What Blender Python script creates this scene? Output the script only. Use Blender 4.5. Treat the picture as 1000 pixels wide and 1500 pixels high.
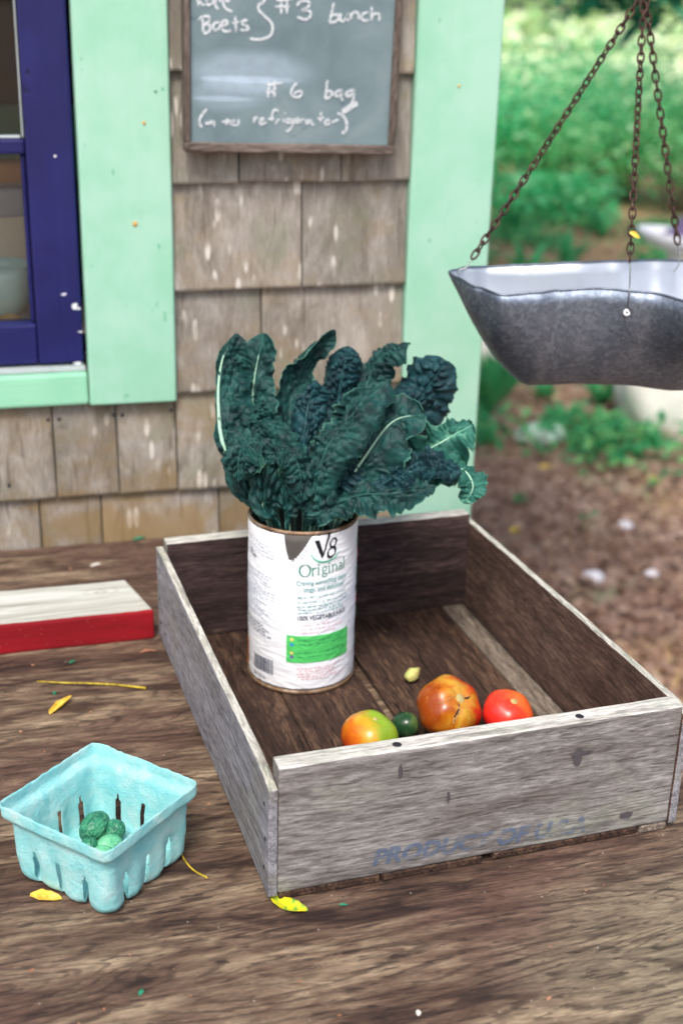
import bpy, bmesh, math, random
from mathutils import Vector, Matrix, noise
from math import sin, cos, pi, sqrt, radians as R

for o in list(bpy.data.objects): bpy.data.objects.remove(o)
scene = bpy.context.scene
col = scene.collection
rnd = random.Random(7)

# ------------------------------------------------------------------ camera
F_PX, YAW, PITCH, ROLL, CAM_H = 1877.5, .2777, .3774, .0271, .6574
FW = Vector((sin(YAW)*cos(PITCH), cos(YAW)*cos(PITCH), -sin(PITCH)))
_r = Vector((cos(YAW), -sin(YAW), 0)); _u = _r.cross(FW)
RT = _r*cos(ROLL) + _u*sin(ROLL); UP = _u*cos(ROLL) - _r*sin(ROLL)
CAM = Vector((0, 0, CAM_H))
cd = bpy.data.cameras.new('camera'); cam = bpy.data.objects.new('camera', cd); col.objects.link(cam)
m = Matrix((RT, UP, -FW)).transposed().to_4x4(); m.translation = CAM
cam.matrix_world = m
cd.sensor_fit = 'VERTICAL'; cd.sensor_height = 36; cd.sensor_width = 24; cd.lens = F_PX/1500*36
cd.clip_start = .02; cd.clip_end = 2000
cd.dof.use_dof = True; cd.dof.focus_distance = 1.08; cd.dof.aperture_fstop = 4.6; cd.dof.aperture_blades = 0
scene.camera = cam

# ------------------------------------------------------------------ light
SUN_EL, SUN_AZ = R(56), R(207)          # azimuth measured clockwise from +y: from the left, behind the viewer
w = bpy.data.worlds.new('World'); scene.world = w; w.use_nodes = True
wn = w.node_tree; bg = wn.nodes['Background']
sky = wn.nodes.new('ShaderNodeTexSky'); sky.sky_type = 'NISHITA'; sky.sun_disc = False
sky.sun_elevation = SUN_EL; sky.sun_rotation = SUN_AZ; sky.dust_density = 4.0; sky.air_density = 1.0; sky.ozone_density = 1.0
wn.links.new(sky.outputs[0], bg.inputs[0]); bg.inputs[1].default_value = .115
sl = bpy.data.lights.new('sun', 'SUN'); sl.energy = 1.5; sl.angle = R(17); sl.color = (1, .975, .94)
so = bpy.data.objects.new('sun', sl); col.objects.link(so)
sd = Vector((sin(SUN_AZ)*cos(SUN_EL), cos(SUN_AZ)*cos(SUN_EL), sin(SUN_EL)))
so.rotation_euler = (-sd).to_track_quat('-Z', 'Y').to_euler(); so.location = (0, -2, 5)
vs = scene.view_settings; vs.view_transform = 'Standard'; vs.look = 'None'; vs.exposure = .95; vs.gamma = 1
scene.render.resolution_x = 682; scene.render.resolution_y = 1024
scene.render.engine = 'CYCLES'
scene.cycles.use_denoising = True; scene.cycles.denoiser = 'OPENIMAGEDENOISE'; scene.cycles.denoising_prefilter = 'ACCURATE'
scene.cycles.max_bounces = 6; scene.cycles.sample_clamp_indirect = 6; scene.cycles.transparent_max_bounces = 12

# ------------------------------------------------------------------ geometry helpers
def ray(px, py): return FW + RT*((px-500)/F_PX) - UP*((py-750)/F_PX)
def at(px, py, depth): return CAM + ray(px, py)*depth
def ony(px, py, y): d = ray(px, py); return CAM + d*(y/d.y)
def onz(px, py, z): d = ray(px, py); return CAM + d*((z-CAM_H)/d.z)
def depth_of(p): return (Vector(p)-CAM).dot(FW)
def lerp(a, b, t): return a + (b-a)*t
def sm(a, b, x):
    t = max(0, min(1, (x-a)/(b-a))); return t*t*(3-2*t)
def interp(xs, ys, x):
    if x <= xs[0]: return ys[0]
    for i in range(len(xs)-1):
        if x <= xs[i+1]:
            t = (x-xs[i])/(xs[i+1]-xs[i]); t = t*t*(3-2*t); return ys[i]+(ys[i+1]-ys[i])*t
    return ys[-1]
def lint(xs, ys, x):
    if x <= xs[0]: return ys[0]
    for i in range(len(xs)-1):
        if x <= xs[i+1]:
            t = (x-xs[i])/(xs[i+1]-xs[i]); return ys[i]+(ys[i+1]-ys[i])*t
    return ys[-1]
def spline(P, n):
    P = [Vector(p) for p in P]; Q = [P[0]*2-P[1]] + P + [P[-1]*2-P[-2]]; out = []
    k = len(P)-1
    for i in range(n+1):
        g = i/n*k; s = min(int(g), k-1); t = g-s
        a, b, c, d = Q[s:s+4]
        out.append(.5*((2*b)+(c-a)*t+(2*a-5*b+4*c-d)*t*t+(3*b-a-3*c+d)*t*t*t))
    return out

def make(name, me, mats, parent=None):
    if isinstance(me, bmesh.types.BMesh):
        bm = me; me = bpy.data.meshes.new(name); bm.to_mesh(me); bm.free()
    o = bpy.data.objects.new(name, me); col.objects.link(o)
    for mt in (mats if isinstance(mats, (list, tuple)) else [mats]):
        if mt and len(me.materials) < (len(mats) if isinstance(mats, (list, tuple)) else 1): me.materials.append(mt)
    if parent: o.parent = parent
    return o
def smooth(o, ang=None):
    o.data.shade_smooth()
    return o
def empty(name, loc=(0, 0, 0), rz=0):
    o = bpy.data.objects.new(name, None); col.objects.link(o); o.location = loc; o.rotation_euler = (0, 0, rz)
    o.empty_display_size = .05
    return o
def tag(o, label, cat, group=None, kind=None):
    o['label'] = label; o['category'] = cat
    if group: o['group'] = group
    if kind: o['kind'] = kind
    return o
def from_py(vs_, fs): 
    me = bpy.data.meshes.new('m'); me.from_pydata([tuple(v) for v in vs_], [], fs); me.update(); return me

def box(bm, x0, x1, y0, y1, z0, z1, bev=0.0, segs=1, cuts=0, jit=0.0, seed=0, jf=9.0, axis=0):
    b = bmesh.new()
    vv = [b.verts.new((x, y, z)) for x in (x0, x1) for y in (y0, y1) for z in (z0, z1)]
    for f in ((0,1,3,2),(4,6,7,5),(0,4,5,1),(2,3,7,6),(0,2,6,4),(1,5,7,3)): b.faces.new([vv[i] for i in f])
    bmesh.ops.recalc_face_normals(b, faces=b.faces)
    if cuts:
        lo, hi = ((x0, x1), (y0, y1), (z0, z1))[axis]; n = [0, 0, 0]; n[axis] = 1
        for i in range(1, cuts):
            c = [0, 0, 0]; c[axis] = lo+(hi-lo)*i/cuts
            bmesh.ops.bisect_plane(b, geom=b.verts[:]+b.edges[:]+b.faces[:], plane_co=c, plane_no=n)
    if bev:
        es = [e for e in b.edges if len(e.link_faces) == 2 and e.calc_face_angle() > .5]
        bmesh.ops.bevel(b, geom=es, offset=bev, segments=segs, profile=.6, affect='EDGES')
    if jit:
        for v in b.verts:
            v.co += noise.noise_vector(v.co*jf+Vector((seed*7.1, seed*3.3, 0)))*jit + noise.noise_vector(v.co*jf*6+Vector((seed*7.1, 0, seed)))*jit*.4
    me = bpy.data.meshes.new('t'); b.to_mesh(me); b.free(); bm.from_mesh(me); bpy.data.meshes.remove(me)
    return bm
def nbox(name, mat, parent, *a, **k): return make(name, box(bmesh.new(), *a, **k), mat, parent)

def tube_data(P, rad, sides=8, caps=True, off=0):
    P = [Vector(p) for p in P]; n = len(P); V = []; Fc = []
    T0 = (P[1]-P[0]).normalized(); N = T0.orthogonal().normalized()
    for i in range(n):
        T = (P[min(i+1, n-1)]-P[max(i-1, 0)]).normalized()
        N = (N - T*N.dot(T)).normalized(); B = T.cross(N)
        r = rad(i/(n-1)) if callable(rad) else rad
        for j in range(sides):
            a = 2*pi*j/sides; V.append(P[i]+(N*cos(a)+B*sin(a))*r)
    for i in range(n-1):
        for j in range(sides):
            a = off+i*sides+j; b = off+i*sides+(j+1) % sides
            Fc.append((a, b, b+sides, a+sides))
    if caps:
        Fc.append(tuple(off+j for j in reversed(range(sides)))); Fc.append(tuple(off+(n-1)*sides+j for j in range(sides)))
    return V, Fc
def tube(name, P, rad, mat, parent=None, sides=8):
    V, Fc = tube_data(P, rad, sides); return smooth(make(name, from_py(V, Fc), mat, parent))
def lathe(prof, n=48, closed=False):
    V = []; Fc = []
    k = len(prof)
    for i in range(n):
        a = 2*pi*i/n
        for r, z in prof: V.append((r*cos(a), r*sin(a), z))
    for i in range(n):
        for j in range(k-1 if not closed else k):
            a = i*k+j; b = ((i+1) % n)*k+j; j2 = (j+1) % k
            Fc.append((a, b, ((i+1) % n)*k+j2, i*k+j2))
    return from_py(V, Fc)
def mods(o, sub=0, solid=0, off=-1, matoff=0):
    if solid:
        s = o.modifiers.new('s', 'SOLIDIFY'); s.thickness = solid; s.offset = off; s.material_offset = matoff
    if sub:
        s = o.modifiers.new('u', 'SUBSURF'); s.levels = sub; s.render_levels = sub
    return o

# ------------------------------------------------------------------ material helpers
def S(r, g, b, k=1.0):
    f = lambda c: ((c/255)/12.92 if c/255 <= .04045 else ((c/255+.055)/1.055)**2.4)*k
    return (f(r), f(g), f(b), 1)
class NT:
    def __init__(s, name):
        s.m = bpy.data.materials.new(name); s.m.use_nodes = True; s.t = s.m.node_tree
        s.b = s.t.nodes['Principled BSDF']; s.out = s.t.nodes['Material Output']
    def n(s, typ, **kw):
        nd = s.t.nodes.new('ShaderNode'+typ)
        for k, v in kw.items():
            if k in nd.inputs.keys() and not hasattr(nd, k) : s.set(nd.inputs[k], v)
            elif hasattr(nd, k): setattr(nd, k, v)
            else: s.set(nd.inputs[k], v)
        return nd
    def set(s, inp, v):
        if isinstance(v, bpy.types.NodeSocket): s.t.links.new(v, inp)
        else: inp.default_value = v
    def coord(s, scale=(1, 1, 1), which='Object', rand=True, rot=(0, 0, 0)):
        tc = s.n('TexCoord'); v = tc.outputs[which]
        if rand:
            oi = s.n('ObjectInfo'); c = s.n('CombineXYZ')
            mm = s.math('MULTIPLY', oi.outputs['Random'], 31.7); m2 = s.math('MULTIPLY', oi.outputs['Random'], 17.3)
            s.set(c.inputs[0], mm); s.set(c.inputs[1], m2); s.set(c.inputs[2], mm)
            a = s.n('VectorMath', operation='ADD'); s.set(a.inputs[0], v); s.set(a.inputs[1], c.outputs[0]); v = a.outputs[0]
        mp = s.n('Mapping'); s.set(mp.inputs['Vector'], v); mp.inputs['Scale'].default_value = scale; mp.inputs['Rotation'].default_value = rot
        return mp.outputs[0]
    def noise(s, v, scale=5, detail=6, rough=.6, dist=0):
        nd = s.n('TexNoise'); s.set(nd.inputs['Vector'], v); nd.inputs['Scale'].default_value = scale; nd.inputs['Detail'].default_value = detail
        nd.inputs['Roughness'].default_value = rough; nd.inputs['Distortion'].default_value = dist
        return nd.outputs['Fac']
    def voro(s, v, scale=5, feature='F1', out='Distance', rand=1.0):
        nd = s.n('TexVoronoi'); nd.feature = feature; s.set(nd.inputs['Vector'], v); nd.inputs['Scale'].default_value = scale; nd.inputs['Randomness'].default_value = rand
        return nd.outputs[out]
    def ramp(s, fac, stops, interp='LINEAR'):
        nd = s.n('ValToRGB'); cr = nd.color_ramp; cr.interpolation = interp
        while len(cr.elements) < len(stops): cr.elements.new(.5)
        for e, (p, c) in zip(cr.elements, stops):
            e.position = p; e.color = c if len(c) == 4 else (*c, 1)
        s.set(nd.inputs[0], fac); return nd.outputs[0]
    def step(s, fac, a, b): 
        nd = s.n('MapRange'); nd.interpolation_type = 'SMOOTHSTEP'; s.set(nd.inputs[0], fac); nd.inputs[1].default_value = a; nd.inputs[2].default_value = b
        return nd.outputs[0]
    def math(s, op, a, b=0.0, c=None):
        nd = s.n('Math', operation=op); s.set(nd.inputs[0], a); s.set(nd.inputs[1], b)
        if c is not None: s.set(nd.inputs[2], c)
        return nd.outputs[0]
    def mix(s, fac, a, b, mode='MIX'):
        nd = s.n('Mix', data_type='RGBA', blend_type=mode); s.set(nd.inputs[0], fac); s.set(nd.inputs[6], a); s.set(nd.inputs[7], b)
        return nd.outputs[2]
    def attr(s, name, out='Fac'):
        nd = s.n('Attribute'); nd.attribute_name = name; return nd.outputs[out]
    def bump(s, h, strength=.5, dist=.001, normal=None):
        nd = s.n('Bump'); nd.inputs['Strength'].default_value = strength; nd.inputs['Distance'].default_value = dist; s.set(nd.inputs['Height'], h)
        if normal: s.set(nd.inputs['Normal'], normal)
        return nd.outputs[0]
    def done(s, color=None, rough=.6, bump=None, metal=None, spec=None):
        if color is not None: s.set(s.b.inputs['Base Color'], color)
        s.set(s.b.inputs['Roughness'], rough)
        if metal is not None: s.set(s.b.inputs['Metallic'], metal)
        if spec is not None: s.b.inputs['Specular IOR Level'].default_value = spec
        if bump is not None: s.set(s.b.inputs['Normal'], bump)
        return s.m
    def rnd(s): return s.n('ObjectInfo').outputs['Random']
    def xyz(s, which='Object'):
        tc = s.n('TexCoord'); sp = s.n('SeparateXYZ'); s.set(sp.inputs[0], tc.outputs[which]); return sp.outputs

def ax(axis, a, b): return {'X': (a, b, b), 'Y': (b, a, b), 'Z': (b, b, a)}[axis]
def wood(name, axis, dark, mid, light, stain=None, stain_amt=.5, fibre=420, streak=42, crack=.4, rough=.85, bump=.5, tint=.25, stain2=None, grain=.45):
    k = NT(name)
    A = k.noise(k.coord(ax(axis, 3, streak)), 1, 7, .62, 1.2)
    B = k.noise(k.coord(ax(axis, 60, fibre)), 1, 5, .74, .4)
    C = k.noise(k.coord(ax(axis, 9, 24)), 1, 6, .66, .6)
    D = k.noise(k.coord(ax(axis, 18, 140)), 1, 6, .7, .9)
    f = k.math('ADD', k.math('MULTIPLY', A, .38), k.math('MULTIPLY', D, .34)); f = k.math('ADD', f, k.math('MULTIPLY', B, .28))
    c = k.ramp(f, [(.36, dark), (.5, mid), (.62, light)])
    if stain: c = k.mix(k.math('MULTIPLY', k.step(C, .45, .68), stain_amt), c, stain)
    if stain2:
        C2 = k.noise(k.coord((5, 5, 5)), 1.7, 4, .6, .8); c = k.mix(k.math('MULTIPLY', k.step(C2, .5, .66), .55), c, stain2)
    fb = k.math('ADD', k.math('MULTIPLY', k.step(B, .3, .7), .55), .68); c = k.mix(.9, c, k.mix(1, c, fb, 'MULTIPLY'))
    G1 = k.noise(k.coord(ax(axis, 2.2, 17)), 1, 2, .5, .3); gl = k.math('SINE', k.math('MULTIPLY', k.math('ADD', G1, k.math('MULTIPLY', D, .05)), 150))
    gm_ = k.math('MULTIPLY', k.step(gl, .45, .95), k.step(k.noise(k.coord(ax(axis, 14, 40)), 1, 4, .6), .35, .6)); c = k.mix(k.math('MULTIPLY', gm_, grain), c, tuple(x*.5 for x in dark[:3])+(1,))
    cr = k.noise(k.coord(ax(axis, 20, 260)), 1, 4, .6, .4); cr = k.step(cr, .59, .64)
    c = k.mix(k.math('MULTIPLY', cr, crack), c, tuple(x*.25 for x in dark[:3])+(1,))
    if tint:
        rr = k.math('ADD', k.math('MULTIPLY', k.rnd(), tint*2), 1-tint); c = k.mix(1, c, rr, 'MULTIPLY')
    h = k.math('SUBTRACT', k.math('ADD', B, k.math('MULTIPLY', D, .8)), k.math('MULTIPLY', cr, 1.2))
    return k.done(c, rough, k.bump(h, bump, .0012), spec=.25)
def plain(name, c, rough=.6, metal=0, bump=0, bs=60, var=.0, spec=None):
    k = NT(name); cc = c; nb = None
    if var:
        n = k.noise(k.coord((1, 1, 1)), bs*.3, 4, .6); cc = k.mix(n, tuple(x*(1-var) for x in c[:3])+(1,), tuple(min(1, x*(1+var)) for x in c[:3])+(1,))
    if bump: nb = k.bump(k.noise(k.coord((1, 1, 1)), bs, 5, .6), bump, .001)
    return k.done(cc, rough, nb, metal, spec)

# ------------------------------------------------------------------ materials
def m_table():
    k = NT('plywood')
    A = k.noise(k.coord((4, 22, 5), rand=False), 1, 8, .64, 1.2)
    W = k.noise(k.coord((24, 150, 10), rand=False), 1, 6, .72, .7)
    B = k.noise(k.coord((70, 560, 60), rand=False), 1, 5, .75, .5)
    C = k.noise(k.coord((3, 4.5, 3), rand=False), 1, 5, .6, .6)
    f = k.math('ADD', k.math('MULTIPLY', A, .68), k.math('MULTIPLY', W, .32))
    c = k.ramp(f, [(.38, S(42, 29, 24)), (.46, S(88, 67, 54)), (.53, S(118, 98, 80)), (.61, S(160, 140, 115))])
    c = k.mix(k.math('MULTIPLY', k.step(C, .47, .58), .7), c, k.ramp(W, [(.3, S(62, 41, 36)), (.7, S(116, 88, 76))]))
    X = k.xyz()
    g = k.math('ADD', k.math('MULTIPLY', X[0], 1.4), k.math('MULTIPLY', X[1], -2.2)); g = k.math('ADD', g, k.math('MULTIPLY', C, 1.2))
    c = k.mix(k.math('MULTIPLY', k.step(g, -.55, .1), .6), c, k.ramp(W, [(.32, S(104, 96, 78)), (.6, S(176, 166, 136))]))
    c = k.mix(.9, c, k.mix(1, c, k.math('ADD', k.math('MULTIPLY', k.step(B, .3, .7), .6), .62), 'MULTIPLY'))
    G1 = k.noise(k.coord((1.5, 11, 3), rand=False), 1, 2, .5, .35); gl = k.math('SINE', k.math('MULTIPLY', k.math('ADD', G1, k.math('MULTIPLY', W, .035)), 190))
    gm_ = k.math('MULTIPLY', k.step(gl, .35, .95), k.step(k.noise(k.coord((14, 34, 5), rand=False), 1, 5, .65), .33, .58)); c = k.mix(k.math('MULTIPLY', gm_, .62), c, S(44, 28, 24))
    cr = k.step(k.noise(k.coord((34, 210, 20), rand=False), 1, 4, .6, .5), .575, .62)
    c = k.mix(k.math('MULTIPLY', cr, .6), c, S(34, 24, 22))
    sp = k.step(k.voro(k.coord((1, 1, 1), rand=False), 55), .06, .03); c = k.mix(k.math('MULTIPLY', sp, .5), c, S(190, 185, 170))
    h = k.math('SUBTRACT', k.math('ADD', B, W), cr)
    return k.done(c, k.math('ADD', .55, k.math('MULTIPLY', W, .35)), k.bump(h, .55, .0012), spec=.35)
M = {}
M['table'] = m_table()
wd = dict(dark=S(88, 83, 80), mid=S(132, 128, 125), light=S(164, 161, 159), stain=S(98, 87, 81), stain_amt=.6)
M['crate_x'] = wood('weathered_crate_wood', 'X', **wd, tint=.06, stain2=S(150, 152, 138), crack=.38)
M['crate_y'] = wood('weathered_side_wood', 'Y', dark=S(96, 94, 100), mid=S(136, 135, 141), light=S(168, 168, 172), stain=S(122, 118, 104), stain_amt=.45, tint=.05, crack=.4)
M['crate_in_x'] = wood('stained_shaded_inner_wood', 'X', S(36, 26, 26), S(66, 51, 49), S(98, 79, 73), S(44, 33, 35), tint=.08)  # inner boards: stain, darkened further to put inside shade into the colour
M['crate_in_y'] = wood('stained_shaded_side_wood', 'Y', S(58, 42, 36), S(94, 73, 63), S(130, 105, 90), S(72, 53, 47), tint=.08)  # same stain with shade in the colour, for the side boards
M['slat'] = wood('crate_slat_wood', 'Y', S(34, 23, 19), S(66, 48, 39), S(108, 84, 66), S(46, 31, 27), stain_amt=.6, tint=.18, crack=.7)
M['slat_grey'] = wood('grey_slat_wood', 'Y', S(84, 74, 66), S(124, 112, 100), S(168, 156, 140), S(90, 78, 66), tint=.1)
M['rim_wood'] = wood('skylit_top_wood', 'X', S(150, 146, 138), S(200, 196, 188), S(226, 222, 214), S(160, 168, 150), tint=.03, crack=.3)  # board tops made paler, sky light put into the colour
def m_shingle():
    k = NT('cedar_shingle')
    A = k.noise(k.coord((24, 24, 10)), 1, 7, .66, 1.0); B = k.noise(k.coord((380, 380, 45)), 1, 5, .74)
    f = k.math('ADD', k.math('MULTIPLY', A, .7), k.math('MULTIPLY', B, .3))
    c = k.ramp(f, [(.36, S(112, 104, 95)), (.5, S(142, 135, 126)), (.62, S(166, 160, 152))])
    C = k.noise(k.coord((9, 9, 14)), 1, 5, .6, .5); c = k.mix(k.math('MULTIPLY', k.step(C, .48, .66), .45), c, S(146, 128, 98))
    C2 = k.noise(k.coord((9, 9, 9)), 1.3, 6, .65, .5); c = k.mix(k.math('MULTIPLY', k.step(C2, .48, .66), .6), c, S(128, 130, 112))
    c = k.mix(.7, c, k.mix(1, c, k.math('ADD', k.math('MULTIPLY', B, .6), .7), 'MULTIPLY'))
    V = k.voro(k.coord((80, 80, 19)), 1, rand=.98); patch = k.step(k.noise(k.coord((16, 16, 11)), 1, 3, .55), .51, .62)
    wmask = k.math('MULTIPLY', k.step(k.math('ADD', V, k.math('MULTIPLY', B, .10)), .38, .28), patch)
    c = k.mix(k.math('MULTIPLY', wmask, .85), c, S(214, 208, 198))
    cr = k.step(k.noise(k.coord((150, 150, 5)), 1, 2, .5), .64, .69); c = k.mix(k.math('MULTIPLY', cr, .45), c, S(70, 56, 46))
    lo = k.n('Attribute'); lo.attribute_name = 'lowmoss'
    c = k.mix(k.math('MULTIPLY', k.math('MULTIPLY', lo.outputs['Fac'], k.step(C, .35, .6)), .7), c, S(134, 110, 72))
    rr = k.math('ADD', k.math('MULTIPLY', k.rnd(), .3), .84); c = k.mix(1, c, rr, 'MULTIPLY')
    h = k.math('SUBTRACT', k.math('ADD', B, A), cr)
    return k.done(c, .88, k.bump(h, .5, .0012), spec=.2)
M['shingle'] = m_shingle()
def m_paint(name, c, c2, chip, chips=.66, rough=.45, bs=.25, axis='Z'):
    k = NT(name)
    A = k.noise(k.coord(ax(axis, 4, 60)), 1, 5, .6, .4); B = k.noise(k.coord((14, 14, 14)), 1, 6, .6)
    cc = k.mix(k.step(B, .35, .7), c, c2); cc = k.mix(k.math('MULTIPLY', A, .25), cc, tuple(x*.8 for x in c[:3])+(1,))
    ch = k.step(k.noise(k.coord(ax(axis, 26, 60)), 1, 4, .6), chips, chips+.02); cc = k.mix(ch, cc, chip)
    h = k.math('SUBTRACT', A, k.math('MULTIPLY', ch, .6))
    return k.done(cc, rough, k.bump(h, bs, .0015), spec=.4)
M['mint'] = m_paint('mint_paint', S(166, 212, 190), S(146, 205, 175), S(120, 186, 150), .665, .5, .4)
M['mint_x'] = m_paint('mint_sill_paint', S(152, 214, 180), S(140, 204, 170), S(178, 200, 182), .66, .5, .45, axis='X')
M['navy'] = m_paint('navy_paint', S(23, 25, 84), S(30, 33, 100), S(16, 18, 62), .66, .42, .6)
M['navy_x'] = m_paint('navy_rail_paint', S(23, 25, 84), S(29, 32, 96), S(16, 18, 62), .66, .42, .6, 'X')
M['frame'] = wood('chalkboard_frame_wood', 'X', S(68, 58, 52), S(100, 89, 82), S(130, 118, 110), tint=.05)
M['frame_z'] = wood('chalkboard_frame_wood_upright', 'Z', S(68, 58, 52), S(100, 89, 82), S(130, 118, 110), tint=.05)
M['bare_x'] = wood('bare_timber', 'X', S(96, 80, 66), S(140, 122, 104), S(170, 152, 132))
M['bare_z'] = wood('bare_timber_upright', 'Z', S(96, 80, 66), S(140, 122, 104), S(170, 152, 132))
M['roofing'] = plain('roofing', S(84, 80, 78), .9, bump=.4, bs=200, var=.3)
M['rust'] = plain('rusty_iron', S(70, 40, 28), .75, .3, .5, 400, .5)
M['rust_nail'] = plain('rust_stained_nail', S(206, 168, 96), .8, 0, .2, 300, .3)
M['nail'] = plain('dark_nail', S(52, 48, 56), .6, .5)
def m_chain():
    k = NT('rusted_chain_iron'); n = k.noise(k.coord((1, 1, 1)), 90, 4, .6)
    return k.done(k.ramp(n, [(.35, S(40, 28, 26)), (.6, S(76, 50, 40)), (.75, S(110, 98, 88))]), .55, k.bump(n, .4, .0006), .45)
M['chain'] = m_chain()
M['wire'] = plain('steel_wire', S(150, 155, 155), .4, .9)
def m_zinc():
    k = NT('galvanised_zinc')
    v = k.voro(k.coord((1, 1, 1)), 260, out='Color'); sp = k.n('SeparateColor'); k.set(sp.inputs[0], v)
    n = k.noise(k.coord((1, 1, 1)), 260, 5, .65); n2 = k.noise(k.coord((1, 1, 1)), 22, 4, .6)
    f = k.math('ADD', k.math('MULTIPLY', sp.outputs[0], .3), k.math('MULTIPLY', n, .5)); f = k.math('ADD', f, k.math('MULTIPLY', n2, .3))
    c = k.ramp(f, [(.28, S(98, 107, 121)), (.55, S(116, 126, 141)), (.82, S(142, 152, 166))])
    return k.done(c, k.math('ADD', .42, k.math('MULTIPLY', n, .2)), k.bump(n, .12, .0005), .92)
M['zinc'] = m_zinc()
M['zinc_in'] = plain('zinc_skylit_inside', S(190, 196, 204), .45, .45, .1, 40, .1)  # pan's inner face: zinc coloured paler for the sky it faces
def m_slate():
    k = NT('chalk_dusted_slate')
    X = k.xyz(); A = k.noise(k.coord((14, 14, 14), rand=False), 1, 6, .6, .6); B = k.noise(k.coord((60, 60, 60), rand=False), 1, 5, .7)
    c = k.ramp(A, [(.3, S(100, 118, 124)), (.55, S(116, 135, 140)), (.75, S(132, 147, 150))])
    dk = k.step(k.noise(k.coord((34, 34, 60), rand=False), 1, 3, .6, .5), .66, .72); c = k.mix(k.math('MULTIPLY', dk, .6), c, S(72, 92, 112))
    # wiped chalk, left of centre: two soft bands
    def band(cx, cz, rx, rz):
        a = k.math('DIVIDE', k.math('SUBTRACT', X[0], cx), rx); b = k.math('DIVIDE', k.math('SUBTRACT', X[2], cz), rz)
        d = k.math('SQRT', k.math('ADD', k.math('MULTIPLY', a, a), k.math('MULTIPLY', b, b)))
        d = k.math('ADD', d, k.math('MULTIPLY', k.math('SUBTRACT', A, .5), 1.1)); return k.step(d, 1.05, .5)
    s = k.math('ADD', k.math('MULTIPLY', band(.075, .090, .085, .026), .55), k.math('MULTIPLY', band(.055, .065, .06, .022), .35))
    s = k.math('ADD', s, k.math('MULTIPLY', band(.075, .082, .07, .0045), .5)); s = k.math('ADD', s, k.math('MULTIPLY', band(.045, .060, .045, .0035), .5))
    s = k.math('MULTIPLY', s, k.math('ADD', .5, B))
    c = k.mix(k.math('MULTIPLY', s, .75), c, S(176, 194, 210))
    return k.done(c, .9, k.bump(B, .1, .0005), spec=.15)
M['slate'] = m_slate()
def m_chalk():
    k = NT('chalk'); n = k.noise(k.coord((1, 1, 1), rand=False), 420, 3, .7)
    mx = k.n('MixShader'); tr = k.n('BsdfTransparent'); k.done(S(226, 232, 236), .95, spec=.05)
    k.set(mx.inputs[0], k.math('MULTIPLY', k.step(n, .3, .55), .82)); k.t.links.new(tr.outputs[0], mx.inputs[1]); k.t.links.new(k.b.outputs[0], mx.inputs[2]); k.t.links.new(mx.outputs[0], k.out.inputs[0])
    return k.m
M['chalk'] = m_chalk()
def m_glass():
    k = NT('window_glass'); fr = k.n('Fresnel'); fr.inputs[0].default_value = 1.5
    gl = k.n('BsdfGlossy'); gl.inputs['Roughness'].default_value = .02; tr = k.n('BsdfTransparent'); mx = k.n('MixShader')
    tr.inputs[0].default_value = (.93, .95, .94, 1)
    k.t.links.new(fr.outputs[0], mx.inputs[0]); k.t.links.new(tr.outputs[0], mx.inputs[1]); k.t.links.new(gl.outputs[0], mx.inputs[2]); k.t.links.new(mx.outputs[0], k.out.inputs[0])
    return k.m
M['glass'] = m_glass()
M['putty'] = plain('putty', S(168, 178, 178), .8, 0, .3, 90, .2)
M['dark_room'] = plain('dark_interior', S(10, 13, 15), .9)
M['cream'] = plain('cream_paint', S(240, 232, 214), .6, 0, .1, 60, .06)
M['card'] = plain('cardboard', S(232, 214, 192), .9, 0, .1, 80, .06)
M['celadon'] = plain('celadon_glaze', S(206, 234, 226), .12, 0, .05, 30, .1)
M['biscuit'] = plain('dry_seed_pods', S(206, 164, 104), .7, 0, .2, 60, .25)
def m_kale(name, dark, mid, vein, edge, rough=.42, bmp=.6, vamt=.10, mamt=.25):
    k = NT(name); s = k.attr('leaf_s'); h = k.attr('leaf_h')
    n = k.noise(k.coord((1, 1, 1)), 60, 5, .6); n2 = k.noise(k.coord((1, 1, 1)), 420, 4, .6)
    c = k.mix(k.step(n, .3, .7), dark, mid)
    c = k.mix(k.math('MULTIPLY', k.step(h, .16, .02), vamt), c, vein)
    a = k.math('ABSOLUTE', s)
    c = k.mix(k.math('MULTIPLY', k.step(a, .06, .02), mamt), c, vein)
    c = k.mix(k.math('MULTIPLY', k.step(a, .955, 1.0), .5), c, edge)
    return k.done(c, k.math('ADD', rough, k.math('MULTIPLY', n2, .2)), k.bump(n2, .22, .0008), spec=.3)
M['kale'] = m_kale('kale_upper', S(11, 40, 41), S(26, 74, 70), S(54, 110, 98), S(92, 152, 132), .5)
M['kale_under'] = m_kale('kale_underside', S(20, 58, 52), S(36, 86, 74), S(110, 170, 144), S(104, 164, 138), .55, vamt=.18, mamt=.5)
M['kale_light'] = m_kale('kale_underside_pale', S(30, 82, 72), S(50, 112, 96), S(120, 178, 150), S(130, 190, 160), .55, vamt=.4, mamt=.8)
M['kale_blue'] = m_kale('kale_upper_bluish', S(11, 38, 46), S(26, 70, 76), S(48, 100, 100), S(80, 136, 128), .5)
M['rib'] = plain('kale_midrib', S(164, 206, 180), .5, 0, .1, 60, .12)
M['yellow_stem'] = plain('yellow_stem', S(214, 178, 50), .6, 0, .2, 90, .2)
M['can_metal'] = plain('tin_plate', S(150, 146, 142), .38, .85, .2, 120, .35)
def m_rustrim():
    k = NT('rusty_can_rim'); n = k.noise(k.coord((1, 1, 1)), 70, 5, .65)
    return k.done(k.ramp(n, [(.35, S(84, 60, 44)), (.5, S(140, 112, 84)), (.65, S(190, 180, 168))]), .5, k.bump(n, .4, .0006), k.math('MULTIPLY', k.step(n, .4, .65), .8))
M['can_rim'] = m_rustrim()
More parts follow.
